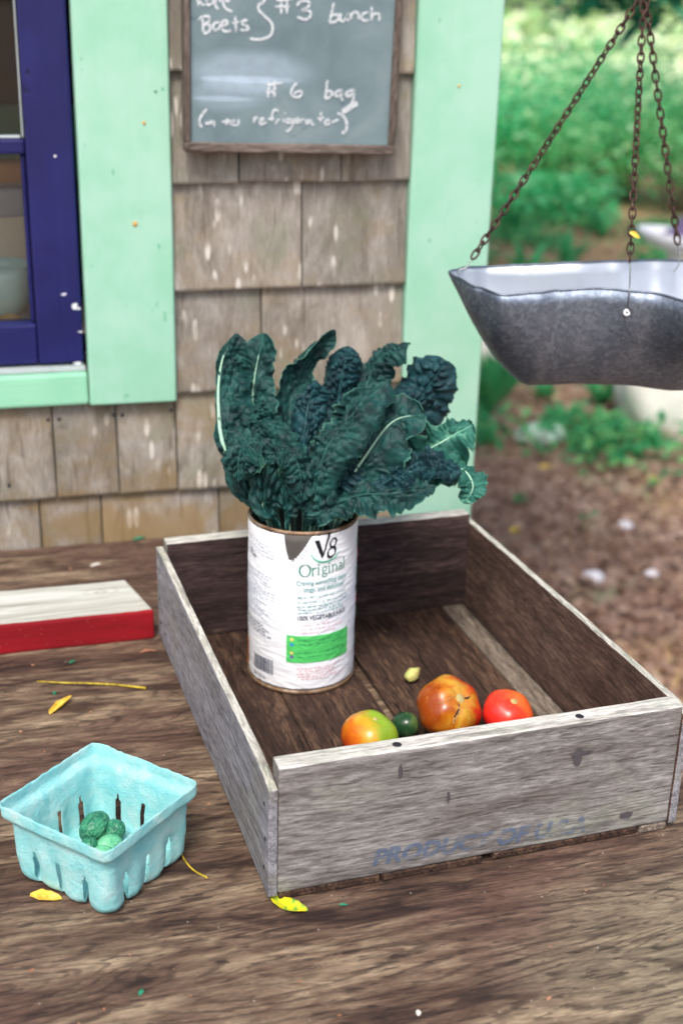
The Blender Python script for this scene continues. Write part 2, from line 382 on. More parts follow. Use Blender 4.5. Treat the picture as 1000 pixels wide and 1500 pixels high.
def m_label():
    k = NT('label_paper'); n = k.noise(k.coord((40, 40, 160)), 1, 5, .6, .6); n2 = k.noise(k.coord((12, 12, 40)), 1, 4, .6, .4)
    c = k.ramp(n2, [(.3, S(236, 239, 244)), (.7, S(247, 248, 250))])
    return k.done(c, .55, k.bump(n, .35, .0012), spec=.3)
M['label'] = m_label()
def ink(name, c): return plain(name, c, .6)
M['ink_black'] = ink('ink_black', S(14, 20, 30)); M['ink_green'] = ink('ink_dark_green', S(20, 130, 100)); M['ink_box'] = ink('ink_green', S(84, 204, 106))
M['ink_red'] = ink('ink_faded_red', S(236, 178, 184)); M['ink_grey'] = ink('ink_faded_grey', S(166, 176, 190)); M['ink_teal'] = ink('ink_faded_teal', S(120, 172, 168)); M['ink_navy'] = ink('ink_navy', S(40, 52, 80))
M['ink_swoosh'] = ink('ink_swoosh', S(90, 190, 150)); M['ink_orange'] = ink('ink_orange', S(196, 120, 50)); M['ink_tomato'] = ink('ink_tomato_red', S(214, 60, 44)); M['ink_leaf'] = ink('ink_leaf_green', S(50, 150, 84))
M['ink_yellow'] = ink('ink_yellow', S(228, 216, 120)); M['ink_blue'] = ink('ink_blue', S(60, 160, 220)); M['ink_violet'] = ink('ink_violet', S(110, 100, 160)); M['ink_boxtext'] = ink('ink_box_text', S(50, 150, 96))
def m_stencil():
    k = NT('worn_stencil_ink'); n = k.noise(k.coord((22, 120, 120), rand=False), 1, 5, .65, .5); X = k.xyz()
    n2 = k.noise(k.coord((18, 18, 18), rand=False), 1, 2, .5)
    gone = k.math('MULTIPLY', k.step(k.math('ABSOLUTE', k.math('SUBTRACT', X[0], .175)), .035, .0), .16)
    f = k.step(k.math('SUBTRACT', k.math('ADD', n, k.math('MULTIPLY', n2, .4)), gone), .57, .74)
    mx = k.n('MixShader'); tr = k.n('BsdfTransparent'); k.done(S(92, 112, 142), .9, spec=.1)
    k.set(mx.inputs[0], k.math('MULTIPLY', f, .52)); k.t.links.new(tr.outputs[0], mx.inputs[1]); k.t.links.new(k.b.outputs[0], mx.inputs[2]); k.t.links.new(mx.outputs[0], k.out.inputs[0])
    return k.m
M['stencil'] = m_stencil()
def m_tomato(name, stops, dirv, rough=.22, nz=.35, specks=True):
    k = NT(name); tc = k.n('TexCoord'); d = k.n('VectorMath', operation='DOT_PRODUCT'); k.set(d.inputs[0], tc.outputs['Object']); d.inputs[1].default_value = dirv
    n = k.noise(k.coord((1, 1, 1), rand=False), 38, 4, .55, .6); n2 = k.noise(k.coord((1, 1, 1), rand=False), 300, 3, .6)
    f = k.math('ADD', k.math('MULTIPLY', d.outputs['Value'], 17), .5); f = k.math('ADD', f, k.math('MULTIPLY', k.math('SUBTRACT', n, .5), nz*2))
    c = k.ramp(f, stops)
    if specks:
        sp = k.step(k.voro(k.coord((1, 1, 1), rand=False), 260), .16, .08); c = k.mix(k.math('MULTIPLY', sp, .25), c, S(250, 210, 110))
    k.b.inputs['Subsurface Weight'].default_value = .12; k.b.inputs['Subsurface Radius'].default_value = (.006, .002, .001); k.b.inputs['Subsurface Scale'].default_value = 1
    return k.done(c, k.math('ADD', rough, k.math('MULTIPLY', n2, .12)), k.bump(n2, .04, .0005), spec=.5)
M['tom_left'] = m_tomato('tomato_ripening', [(.08, S(190, 64, 18)), (.3, S(206, 116, 26)), (.5, S(204, 158, 44)), (.7, S(140, 170, 46))], (.8, .1, .6))
M['tom_big'] = m_tomato('tomato_brown_orange', [(.05, S(150, 66, 16)), (.28, S(186, 108, 22)), (.52, S(196, 150, 52)), (.74, S(186, 104, 26)), (.97, S(196, 48, 22))], (1, .2, .1), nz=.75)
M['tom_red'] = m_tomato('tomato_red', [(.2, S(222, 40, 34)), (.6, S(236, 64, 44)), (.9, S(230, 120, 50))], (.5, .3, .7))
M['scar'] = plain('stem_scar', S(176, 160, 104), .8, 0, .4, 200, .4)
M['crack'] = plain('dry_crack', S(58, 36, 22), .9, 0, .5, 300, .4)
M['cork'] = plain('corky_scar', S(178, 130, 66), .8, 0, .5, 300, .35)
def m_cuke(name, a, b, c3):
    k = NT(name); n = k.noise(k.coord((1, 1, 1)), 90, 4, .6, .8); v = k.voro(k.coord((1, 1, 1)), 330)
    st = k.noise(k.coord((70, 420, 420)), 1, 4, .65, .8)
    c = k.ramp(n, [(.36, a), (.6, b)]); c = k.mix(k.math('MULTIPLY', k.step(st, .50, .64), .5), c, c3)
    return k.done(c, .42, k.bump(v, .6, .0016), spec=.35)
M['cuke_dark'] = m_cuke('melon_gourd_dark', S(28, 92, 72), S(52, 134, 100), S(120, 184, 140)); M['cuke_pale'] = m_cuke('melon_gourd_pale', S(80, 168, 124), S(118, 198, 152), S(160, 220, 176))
M['cuke_black'] = m_tomato('small_dark_fruit', [(.2, S(20, 44, 30)), (.5, S(38, 74, 44)), (.85, S(110, 130, 70))], (.7, 0, .7), .2, .5, False)
def m_pulp():
    k = NT('moulded_pulp'); n = k.noise(k.coord((1, 1, 1), rand=False), 45, 6, .65, .4); n2 = k.noise(k.coord((1, 1, 1), rand=False), 300, 6, .75); n3 = k.noise(k.coord((1, 1, 1), rand=False), 900, 3, .7)
    c = k.ramp(n, [(.3, S(140, 226, 230)), (.5, S(172, 238, 238)), (.7, S(208, 245, 243))])
    c = k.mix(k.math('MULTIPLY', k.step(n2, .6, .72), .4), c, S(206, 240, 240))
    c = k.mix(k.math('MULTIPLY', k.step(n3, .68, .75), .3), c, S(80, 160, 176))
    return k.done(c, .95, k.bump(k.math('ADD', n2, k.math('MULTIPLY', n3, .8)), 1.0, .0022), spec=.1)
M['pulp'] = m_pulp()
def m_plank():
    k = NT('whitewashed_plank_with_red_edge')
    A = k.noise(k.coord((3, 30, 30), rand=False), 1, 6, .6, 1.2); B = k.noise(k.coord((10, 260, 260), rand=False), 1, 4, .7)
    f = k.math('ADD', k.math('MULTIPLY', A, .7), k.math('MULTIPLY', B, .3))
    c = k.ramp(f, [(.37, S(124, 118, 104)), (.47, S(172, 171, 161)), (.60, S(204, 205, 199))])
    X = k.xyz(); kx = k.math('DIVIDE', k.math('SUBTRACT', X[0], -.05), .022); ky = k.math('DIVIDE', k.math('SUBTRACT', X[1], .062), .012)
    kd = k.math('SQRT', k.math('ADD', k.math('MULTIPLY', kx, kx), k.math('MULTIPLY', ky, ky))); kd = k.math('ADD', kd, k.math('MULTIPLY', A, .8))
    ring = k.math('SINE', k.math('MULTIPLY', kd, 11)); c = k.mix(k.math('MULTIPLY', k.math('MULTIPLY', k.step(kd, 1.8, .7), k.step(ring, .0, .9)), .4), c, S(132, 124, 108))
    n = k.noise(k.coord((40, 40, 40), rand=False), 1, 3, .6)
    red = k.step(k.math('ADD', X[1], k.math('MULTIPLY', n, .006)), .0075, .0065)
    rc = k.mix(k.step(A, .3, .7), S(122, 10, 22), S(160, 16, 30)); sp = k.step(k.voro(k.coord((1, 1, 1), rand=False), 150), .1, .06); rc = k.mix(k.math('MULTIPLY', sp, .5), rc, S(220, 120, 120))
    c = k.mix(red, c, rc)
    return k.done(c, .7, k.bump(k.math('ADD', A, B), .4, .001), spec=.3)
M['plank'] = m_plank()
def m_dryleaf(name, a, b, c3):
    k = NT(name); n = k.noise(k.coord((1, 1, 1)), 140, 5, .65, .4)
    return k.done(k.ramp(n, [(.35, a), (.52, b), (.7, c3)]), .6, k.bump(n, .4, .001), spec=.3)
M['yleaf'] = m_dryleaf('yellow_leaf', S(190, 150, 50), S(222, 186, 70), S(232, 204, 110)); M['gyleaf'] = m_dryleaf('green_yellow_leaf', S(40, 150, 60), S(210, 200, 30), S(238, 214, 30))
M['greenbit'] = m_dryleaf('green_scrap', S(20, 96, 72), S(34, 120, 90), S(70, 150, 116)); M['brownbit'] = m_dryleaf('brown_scrap', S(110, 70, 50), S(160, 110, 84), S(190, 150, 120))
M['twig'] = m_dryleaf('yellow_twig', S(120, 100, 30), S(186, 160, 44), S(210, 190, 80)); M['blossom'] = m_dryleaf('dry_blossom', S(190, 160, 90), S(200, 196, 120), S(160, 190, 100))
M['whitebit'] = plain('pale_crumb', S(210, 204, 194), .8)
def m_ground():
    k = NT('bare_earth'); X = k.xyz()
    A = k.noise(k.coord((1, 1, 1), rand=False), 1.1, 6, .6, .4); B = k.noise(k.coord((1, 1, 1), rand=False), 14, 6, .7, .3); C = k.noise(k.coord((1, 1, 1), rand=False), 60, 4, .7)
    c = k.ramp(B, [(.3, S(134, 106, 94)), (.5, S(178, 150, 134)), (.68, S(206, 182, 164))])
    c = k.mix(k.math('MULTIPLY', k.step(A, .5, .68), .7), c, S(204, 174, 122))
    c = k.mix(k.math('MULTIPLY', k.step(C, .6, .7), .4), c, S(96, 70, 60)); A2 = k.noise(k.coord((1, 1, 1), rand=False), 2.6, 5, .65, .5); c = k.mix(k.math('MULTIPLY', k.step(A2, .56, .66), .55), c, S(120, 160, 110))
    c = k.mix(k.math('MULTIPLY', k.step(k.math('ADD', X[1], k.math('MULTIPLY', A, 2)), 6.0, 8.5), .6), c, k.ramp(B, [(.35, S(156, 124, 82)), (.65, S(212, 180, 128))]))
    far = k.step(k.math('ADD', X[1], k.math('MULTIPLY', A, 3)), 18, 23)
    mead = k.ramp(B, [(.3, S(196, 214, 150)), (.55, S(226, 236, 190)), (.75, S(238, 240, 214))])
    c = k.mix(far, c, mead)
    return k.done(c, .95, k.bump(k.math('ADD', B, C), .6, .02), spec=.1)
M['ground'] = m_ground()
def m_foliage(name, a, b, c3):
    k = NT(name); at_ = k.attr('tone'); c = k.ramp(at_, [(0, a), (.5, b), (1, c3)])
    k.b.inputs['Transmission Weight'].default_value = 0
    tr = k.n('BsdfTranslucent'); k.set(tr.inputs[0], c); mx = k.n('MixShader'); mx.inputs[0].default_value = .42
    k.done(c, .5, spec=.35); k.t.links.new(k.b.outputs[0], mx.inputs[1]); k.t.links.new(tr.outputs[0], mx.inputs[2]); k.t.links.new(mx.outputs[0], k.out.inputs[0])
    return k.m
M['bush'] = m_foliage('bush_foliage', S(50, 178, 116), S(104, 224, 156), S(204, 247, 200)); M['bush2'] = m_foliage('bush_foliage_light', S(80, 186, 116), S(140, 224, 156), S(222, 246, 196))
M['tree'] = m_foliage('tree_foliage', S(16, 82, 62), S(36, 130, 96), S(90, 176, 130)); M['weed'] = m_foliage('weed_foliage', S(44, 140, 90), S(84, 180, 116), S(160, 216, 140))
M['litter'] = m_foliage('leaf_litter', S(136, 104, 88), S(178, 146, 126), S(212, 186, 162))
M['tree_far'] = m_foliage('hazy_far_foliage', S(176, 212, 160), S(214, 232, 190), S(240, 244, 220))  # leaf colour lifted pale, distance haze put into it
M['bark'] = wood('tree_bark', 'Z', S(60, 52, 46), S(96, 84, 74), S(130, 118, 106)); M['birch'] = wood('pale_bark', 'Z', S(196, 180, 178), S(226, 214, 212), S(240, 232, 230), tint=.02)
M['stem'] = plain('shrub_stem', S(92, 84, 60), .8, 0, .3, 40, .2)
M['boulder'] = plain('pale_stone', S(240, 238, 228), .85, 0, .3, 18, .08); M['boulder2'] = plain('greenish_pale_stone', S(190, 216, 200), .85, 0, .4, 18, .12)
M['pebble'] = plain('white_pebble', S(236, 232, 236), .7); M['enamel'] = plain('white_enamel', S(226, 228, 236), .3); M['purple'] = m_kale('purple_leaf', S(58, 44, 82), S(92, 80, 124), S(150, 130, 160), S(120, 110, 150))
M['gyl2'] = m_dryleaf('fallen_yellow_leaf', S(190, 160, 50), S(224, 196, 70), S(236, 214, 120))

# ================================================================== THE SETTING
G = -.86
gm = bmesh.new()
NX, NY = 60, 60
xs = [-300+600*i/8 for i in range(2)] + [-14+28*i/NX for i in range(NX+1)] + [60, 300]
ys = [-300, -40] + [-6+26*i/NY for i in range(NY+1)] + [60, 500]
xs = sorted(set(xs)); ys = sorted(set(ys))
grid = [[gm.verts.new((x, y, G + (.035*noise.noise((x*1.3, y*1.3, 0)) + .015*noise.noise((x*5, y*5, 3)) if abs(x) < 14 and -6 < y < 20 else 0))) for y in ys] for x in xs]
for i in range(len(xs)-1):
    for j in range(len(ys)-1): gm.faces.new((grid[i][j], grid[i+1][j], grid[i+1][j+1], grid[i][j+1]))
ground = smooth(make('ground', gm, M['ground'])); ground['kind'] = 'structure'

def adopt(o, p):
    o.parent = p; o.matrix_parent_inverse = Matrix.Translation(-Vector(p.location)); return o

# ------------------------------------------------------------------ shed
WY = 1.567
shed = empty('shed', (0, WY, G))
tag(shed, 'weathered shingled shed with mint green trim and a navy window', 'shed')
XL, XR = -2.6, .6307                                  # outer corners
TL0, TL1, TR0 = .1157, .223, .5215                    # window casing, corner board
WIN = (-.62, TL0-.004, .236, 1.2)                     # sash opening
bm = bmesh.new()
for a in ((XL, WIN[0], WY+.012, WY+.1, G, 2.05), (TL0+.012, XR-.02, WY+.012, WY+.1, G, 2.05), (WIN[0], TL0+.012, WY+.012, WY+.1, G, WIN[2]-.012), (WIN[0], TL0+.012, WY+.012, WY+.1, WIN[3], 2.05)): box(bm, *a)
adopt(make('front_wall', bm, M['shingle']), shed)
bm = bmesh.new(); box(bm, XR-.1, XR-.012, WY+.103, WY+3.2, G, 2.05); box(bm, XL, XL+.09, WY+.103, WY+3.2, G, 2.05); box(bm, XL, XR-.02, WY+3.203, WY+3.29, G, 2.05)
adopt(make('outer_wall', bm, M['dark_room']), shed)
adopt(nbox('corner_board', M['mint'], None, TR0, XR, WY-.014, WY+.011, G+.02, 2.0, bev=.002, cuts=40, jit=.0005, seed=3, axis=2), shed)
adopt(nbox('corner_board', M['mint'], None, XR-.011, XR+.008, WY+.0125, WY+.11, G+.02, 2.0, bev=.002), shed)
adopt(nbox('window_casing', M['mint'], None, TL0, TL1, WY-.014, WY+.011, .185, 1.30, bev=.002, cuts=30, jit=.0005, seed=5, axis=2), shed)
adopt(nbox('window_casing', M['mint'], None, WIN[0]-.11, WIN[0]-.003, WY-.014, WY+.011, .185, 1.30, bev=.002), shed)
adopt(nbox('window_casing', M['mint_x'], None, WIN[0]-.002, TL0-.002, WY-.014, WY+.011, 1.2, 1.30, bev=.002), shed)
adopt(nbox('sill_board', M['mint_x'], None, WIN[0]-.002, TL0-.0015, WY-.011, WY+.011, .1865, .2265, bev=.0035, segs=2, cuts=30, jit=.0008, seed=8), shed)
adopt(nbox('sill_ledge', M['putty'], None, WIN[0]-.002, TL0-.003, WY-.004, WY+.05, .2268, .2325, bev=.001), shed)
for px, py, r, mt in ((198, 328, .0032, 'rust_nail'), (211, 180, .0022, 'rust_nail'), (672, 126, .002, 'rust_nail'), (228, 134, .0014, 'greenbit')):
    p = ony(px, py, WY-.0145); n = make('nail_head', lathe([(0.00001, .001), (r*.5, .001), (r*.8, .0006), (r, 0)], 14), M[mt]); n.location = p; n.rotation_euler = (pi/2, 0, 0); adopt(n, shed)
# shingles
def shingle(x0, x1, z0, exp_, seed, dz=0):
    g = .0012; x0 += g; x1 -= g; rr = random.Random(seed); n = max(4, int((x1-x0)/.012)); V = []; Fc = []
    H = exp_+.022; off = rr.uniform(-.0012, .0012); tilt = rr.uniform(-.002, .002); yb = WY-.0098+rr.uniform(-.001, .001)
    rows = [(0, yb), (.0, yb+.0095)]
    ts = [0, .02, .35, .7, 1]
    for t in ts:                                                     # front face
        for i in range(n+1):
            x = x0+(x1-x0)*i/n; zb = z0+off+tilt*(i/n-.5)+(.0009*noise.noise((x*90, z0*9, seed)) if t == 0 else 0)
            z = zb+H*t; y = yb+(.0100-.0)*t*(H/(exp_)) *.92 - .0008*sin(pi*(i/n))*(seed % 3-1) + (.0012 if t == 0 else 0)
            V.append((x, y, z))
    for t in (0, 1):                                                 # back
        for i in range(n+1):
            x = x0+(x1-x0)*i/n; V.append((x, WY+.011, z0+off+tilt*(i/n-.5)+H*t))
    k = n+1; L = len(ts)
    for r in range(L-1):
        for i in range(n): a = r*k+i; Fc.append((a, a+1, a+1+k, a+k))
    b0 = L*k; b1 = (L+1)*k
    for i in range(n):
        Fc.append((b0+i, b0+i+1, i+1, i)); Fc.append(((L-1)*k+i, (L-1)*k+i+1, b1+i+1, b1+i)); Fc.append((b1+i, b1+i+1, b0+i+1, b0+i))
    for c in (0, n):
        Fc.append(tuple([r*k+c for r in range(L)]+[b1+c, b0+c]) if c else tuple(reversed([r*k+c for r in range(L)]+[b1+c, b0+c])))
    me = from_py(V, Fc); at_ = me.attributes.new('lowmoss', 'FLOAT', 'POINT')
    for i, v in enumerate(me.vertices): at_.data[i].value = sm(.30, .02, v.co.z)
    o = make('shingle', me, M['shingle']); adopt(o, shed); return o
def jx(px, py): return ony(px, py, WY-.009).x
CZ = [-.065, .0646, .1944, .3241, .454, .5808]
joints = {0: [jx(-170, 770), jx(-80, 770), jx(60, 770), jx(150, 765), jx(322, 745), jx(430, 740), jx(520, 735)], 1: [jx(-110, 680), jx(-20, 680), jx(80, 660), jx(173, 655), TL1-.0005, jx(365, 650), jx(470, 650)],
          2: [jx(384, 500)], 3: [jx(443, 340)], 4: [jx(350, 245), jx(500, 240)], 5: [jx(470, 50)]}
sid = 0
for ci in range(16):
    z0 = CZ[ci] if ci < len(CZ) else CZ[-1]+.128*(ci-len(CZ)+1)
    if z0 > 1.92: break
    xa = -1.0 if ci < 2 else TL1
    js = joints.get(ci) or [lerp(TL1, TR0, rnd.uniform(.25, .45)), lerp(TL1, TR0, rnd.uniform(.6, .8))]
    e = [xa]+sorted(j for j in js if xa+.02 < j < TR0-.02)+[TR0]
    for a, b in zip(e[:-1], e[1:]):
        sid += 1
        if ci == 1 and b <= TL1+.001:                                # shortened under the casing
            shingle(a, b, z0, .097, sid)
        else: shingle(a, b, z0, .1285, sid)
for px, py in ((71, 616), (87, 615), (167, 609), (180, 609), (251, 602), (14, 712)):
    p = ony(px, py, WY-.0095); n = make('shingle_nail', lathe([(0.00001, .0012), (.002, .001), (.0026, 0)], 10), M['nail']); n.location = p+Vector((0, .002, 0)); n.rotation_euler = (pi/2, 0, 0); adopt(n, shed)
# window
SY = WY+.006
gx = .0575                                                            # glass edge of the right stile
wbm = bmesh.new(); box(wbm, gx, WIN[1], SY, SY+.034, WIN[2], WIN[3]-.002, bev=.003, segs=2, cuts=40, jit=.0006, seed=11, axis=2)
sash = adopt(make('window_sash', wbm, M['navy']), shed)
def wpart(name, mat, *a, **k):
    o = nbox(name, mat, None, *a, **k); o.parent = sash; o.matrix_parent_inverse = (Matrix.Translation(-Vector(shed.location)) @ sash.matrix_basis).inverted() if False else Matrix.Translation((0, 0, 0)); return o
wpart('bottom_rail', M['navy_x'], WIN[0], gx-.0005, SY+.0012, SY+.034, WIN[2], .286, bev=.003, segs=2, cuts=30, jit=.0006, seed=12)
wpart('top_rail', M['navy_x'], WIN[0], gx-.0005, SY+.0012, SY+.034, WIN[3]-.06, WIN[3]-.002, bev=.003)
mz = .494
wpart('muntin', M['navy_x'], WIN[0]+.06, gx-.0005, SY+.006, SY+.032, mz-.0085, mz+.0085, bev=.003, segs=2)
wpart('muntin', M['navy_x'], WIN[0]+.06, gx-.0005, SY+.006, SY+.032, .83, .847, bev=.003, segs=2)
wpart('stile', M['navy'], WIN[0], WIN[0]+.0595, SY+.0005, SY+.034, .287, WIN[3]-.062, bev=.003)
# glazing bead along the stile and rail
wpart('glazing_bead', M['navy'], gx-.006, gx-.0008, SY+.010, SY+.03, .2865, mz-.009, bev=.002)
wpart('putty_line', M['putty'], gx-.0028, gx-.0008, SY+.010, SY+.03, mz+.0095, .829, bev=.001)
wpart('putty_line', M['putty'], WIN[0]+.06, gx-.0045, SY+.010, SY+.03, mz+.0087, mz+.0118, bev=.001)
for z0, z1 in ((.284, mz-.007), (mz+.007, .832), (.845, WIN[3]-.058)):
    wpart('pane', M['glass'], WIN[0]+.058, gx+.001, SY+.02, SY+.023, z0, z1)
def paint_chip(px, py, rx, rz, seed):
    p = ony(px, py, SY-.0009); bm = bmesh.new(); c = bm.verts.new((0, 0, 0)); vv = []
    for i in range(16):
        a = 2*pi*i/16; k = 1+.7*noise.noise((cos(a)*1.7, sin(a)*1.7, seed)); vv.append(bm.verts.new((rx*k*cos(a), 0, rz*k*sin(a))))
    for i in range(16): bm.faces.new((c, vv[i], vv[(i+1) % 16]))
    o = make('paint_chip', bm, M['enamel']); o.location = p; o.parent = sash
for a in ((110, 449, .0034, .0040, 1), (116, 452, .002, .0015, 2), (114, 532, .005, .0016, 3), (118, 486, .003, .001, 4), (81, 229, .0016, .0014, 5), (94, 431, .004, .0012, 6)): paint_chip(*a)
adopt(nbox('inner_shelf', M['cream'], None, WIN[0]+.004, TL0+.010, WY+.042, WY+.42, .262, .2775, bev=.002), shed)
# roof: one slope falling towards the viewer, with rafters under the eaves
rf = bmesh.new(); box(rf, -2.9, 1.15, WY-.42, WY+3.6, 0, .03)
for v in rf.verts: v.co.z += 2.05+(v.co.y-WY)*.28
roof = adopt(make('roof', rf, M['roofing']), shed)
for i in range(7):
    x = -2.6+i*.59; b = bmesh.new(); box(b, x, x+.04, WY-.38, WY+3.4, -.10, -.003)
    for v in b.verts: v.co.z += 2.05+(v.co.y-WY)*.28
    adopt(make('rafter', b, M['bare_x']), shed)
# things on the shelf behind the glass; boxes and cloth added for colour bands
bowl_p = Vector((.0180, WY+.098, .2775))
bw = lathe([(.0001, .004), (.014, .004), (.018, 0), (.022, 0), (.023, .004), (.034, .014), (.044, .032), (.0465, .052), (.0455, .066), (.0435, .066), (.044, .052), (.041, .034), (.030, .017), (.0001, .010)], 48)
bowl = smooth(make('bowl', bw, M['celadon'])); bowl.location = bowl_p; tag(bowl, 'small pale celadon bowl behind the lower window pane', 'bowl')
card = nbox('cardboard_sheet', M['card'], None, -.55, .115, -.004, .004, 0, .115, bev=.001); card.location = (-.02, WY+.155, .2775); tag(card, 'flat beige cardboard sheet standing behind the bowl in the window', 'cardboard')
gb1 = nbox('added_box', plain('grey_card_box', S(190, 190, 194), .8), None, -.5, .12, 0, .06, 0, .148, bev=.002); gb1.location = (-.02, WY+.166, .2775); tag(gb1, 'long grey box added behind the cardboard sheet in the window', 'box')
gb2 = nbox('added_box', plain('brown_card_box', S(196, 142, 98), .8), None, -.5, .12, 0, .06, 0, .172, bev=.002); gb2.location = (-.02, WY+.228, .2775); tag(gb2, 'long brown box added at the back of the window shelf', 'box')
cu = bmesh.new(); cv = [[cu.verts.new((-.6+.75*i/40, .012*sin(i*1.1), z)) for z in (0, .24)] for i in range(41)]
for i in range(40): cu.faces.new((cv[i][0], cv[i+1][0], cv[i+1][1], cv[i][1]))
cu = mods(smooth(make('added_cloth', cu, plain('green_cloth', S(34, 110, 84), .9))), solid=.002); cu.location = (0, WY+.32, .2776); tag(cu, 'dark green cloth added behind the boxes inside the window', 'cloth')
for i, (dx, dy, rr, lb) in enumerate(((-.022, -.020, .0085, 'left'), (.010, -.022, .0075, 'right'))):
    s = bmesh.new(); bmesh.ops.create_icosphere(s, subdivisions=3, radius=1)
    for v in s.verts: v.co = Vector((v.co.x*rr*1.9, v.co.y*rr*1.1, v.co.z*rr*.75+rr*.74)) * (1+.12*noise.noise(v.co*2+Vector((i*9, 0, 0))))
    o = smooth(make('seed_pod', s, M['biscuit'])); o.location = (bowl_p.x+dx, bowl_p.y+dy-.02, .2776); tag(o, 'tan dry pod on the shelf in front of the bowl, the %s one' % lb, 'seed pod', 'pods inside the window')

# ------------------------------------------------------------------ counter
cnt = empty('counter', (0, 1.0, G)); tag(cnt, 'weathered brown plywood counter carrying the crate and basket', 'counter')
def cpart(name, mat, x0, x1, y0, y1, z0, z1, **k):
    o = nbox(name, mat, None, x0, x1, y0, y1, z0, z1, **k); adopt(o, cnt); return o
cpart('counter_top', M['table'], -1.15, .592, .44, WY-.0125, -.019, 0, bev=.0015)
cpart('apron', M['bare_x'], -1.1, .55, .47, .50, -.11, -.0195, bev=.002)
cpart('apron', M['bare_x'], -1.1, .55, WY-.06, WY-.03, -.11, -.0195, bev=.002)
for x in (-1.1, .46):
    for y in (.502, WY-.16): cpart('leg', M['bare_z'], x, x+.085, y, y+.085, G-.01, -.0198, bev=.003)

# ================================================================== THINGS
# ------------------------------------------------------------------ chalkboard
BY = 1.532
b0 = ony(270, 223, BY); b1 = ony(578, 227, BY)
bX = (b1-b0).normalized(); bL = (b1-b0).length; bY = Vector((0, 1, 0)); bY = (bY-bX*bY.dot(bX)).normalized(); bZ = bX.cross(bY)
cbd = empty('chalkboard'); mw = Matrix((bX, bY, bZ)).transposed().to_4x4(); mw.translation = b0; cbd.matrix_world = mw
tag(cbd, 'grey chalkboard price list in a thin wooden frame on the shingles', 'chalkboard')
def on_board(px, py, off=0.0):
    d = ray(px, py); P0 = b0+bY*off; t = (P0-CAM).dot(bY)/d.dot(bY); P = CAM+d*t-b0; return Vector((P.dot(bX), P.dot(bY), P.dot(bZ)))
BH = .40; fwid = .0080
make('slate', box(bmesh.new(), .004, bL-.004, .006, .012, .004, BH-.004), M['slate'], cbd)
nbox('frame_rail', M['frame'], cbd, 0, bL, 0, .018, 0, fwid+.003, bev=.0015, cuts=14, jit=.0006, seed=2)
nbox('frame_rail', M['frame'], cbd, 0, bL, 0, .018, BH-fwid, BH, bev=.0015)
nbox('frame_stile', M['frame_z'], cbd, 0, fwid, .0005, .0175, fwid+.0032, BH-fwid-.0002, bev=.0015, cuts=14, jit=.0006, seed=3, axis=2)
nbox('frame_stile', M['frame_z'], cbd, bL-fwid, bL, .0005, .0175, fwid+.0032, BH-fwid-.0002, bev=.0015, cuts=14, jit=.0006, seed=4, axis=2)
def zA(p): return (270+p[0]*.16, p[1]*.16)
def zB(p): return (390+p[0]*.2, p[1]*.2)
def zC(p): return (280+p[0]*.16, 110+p[1]*.16)
def zD(p): return (400+p[0]*.16, 110+p[1]*.16)
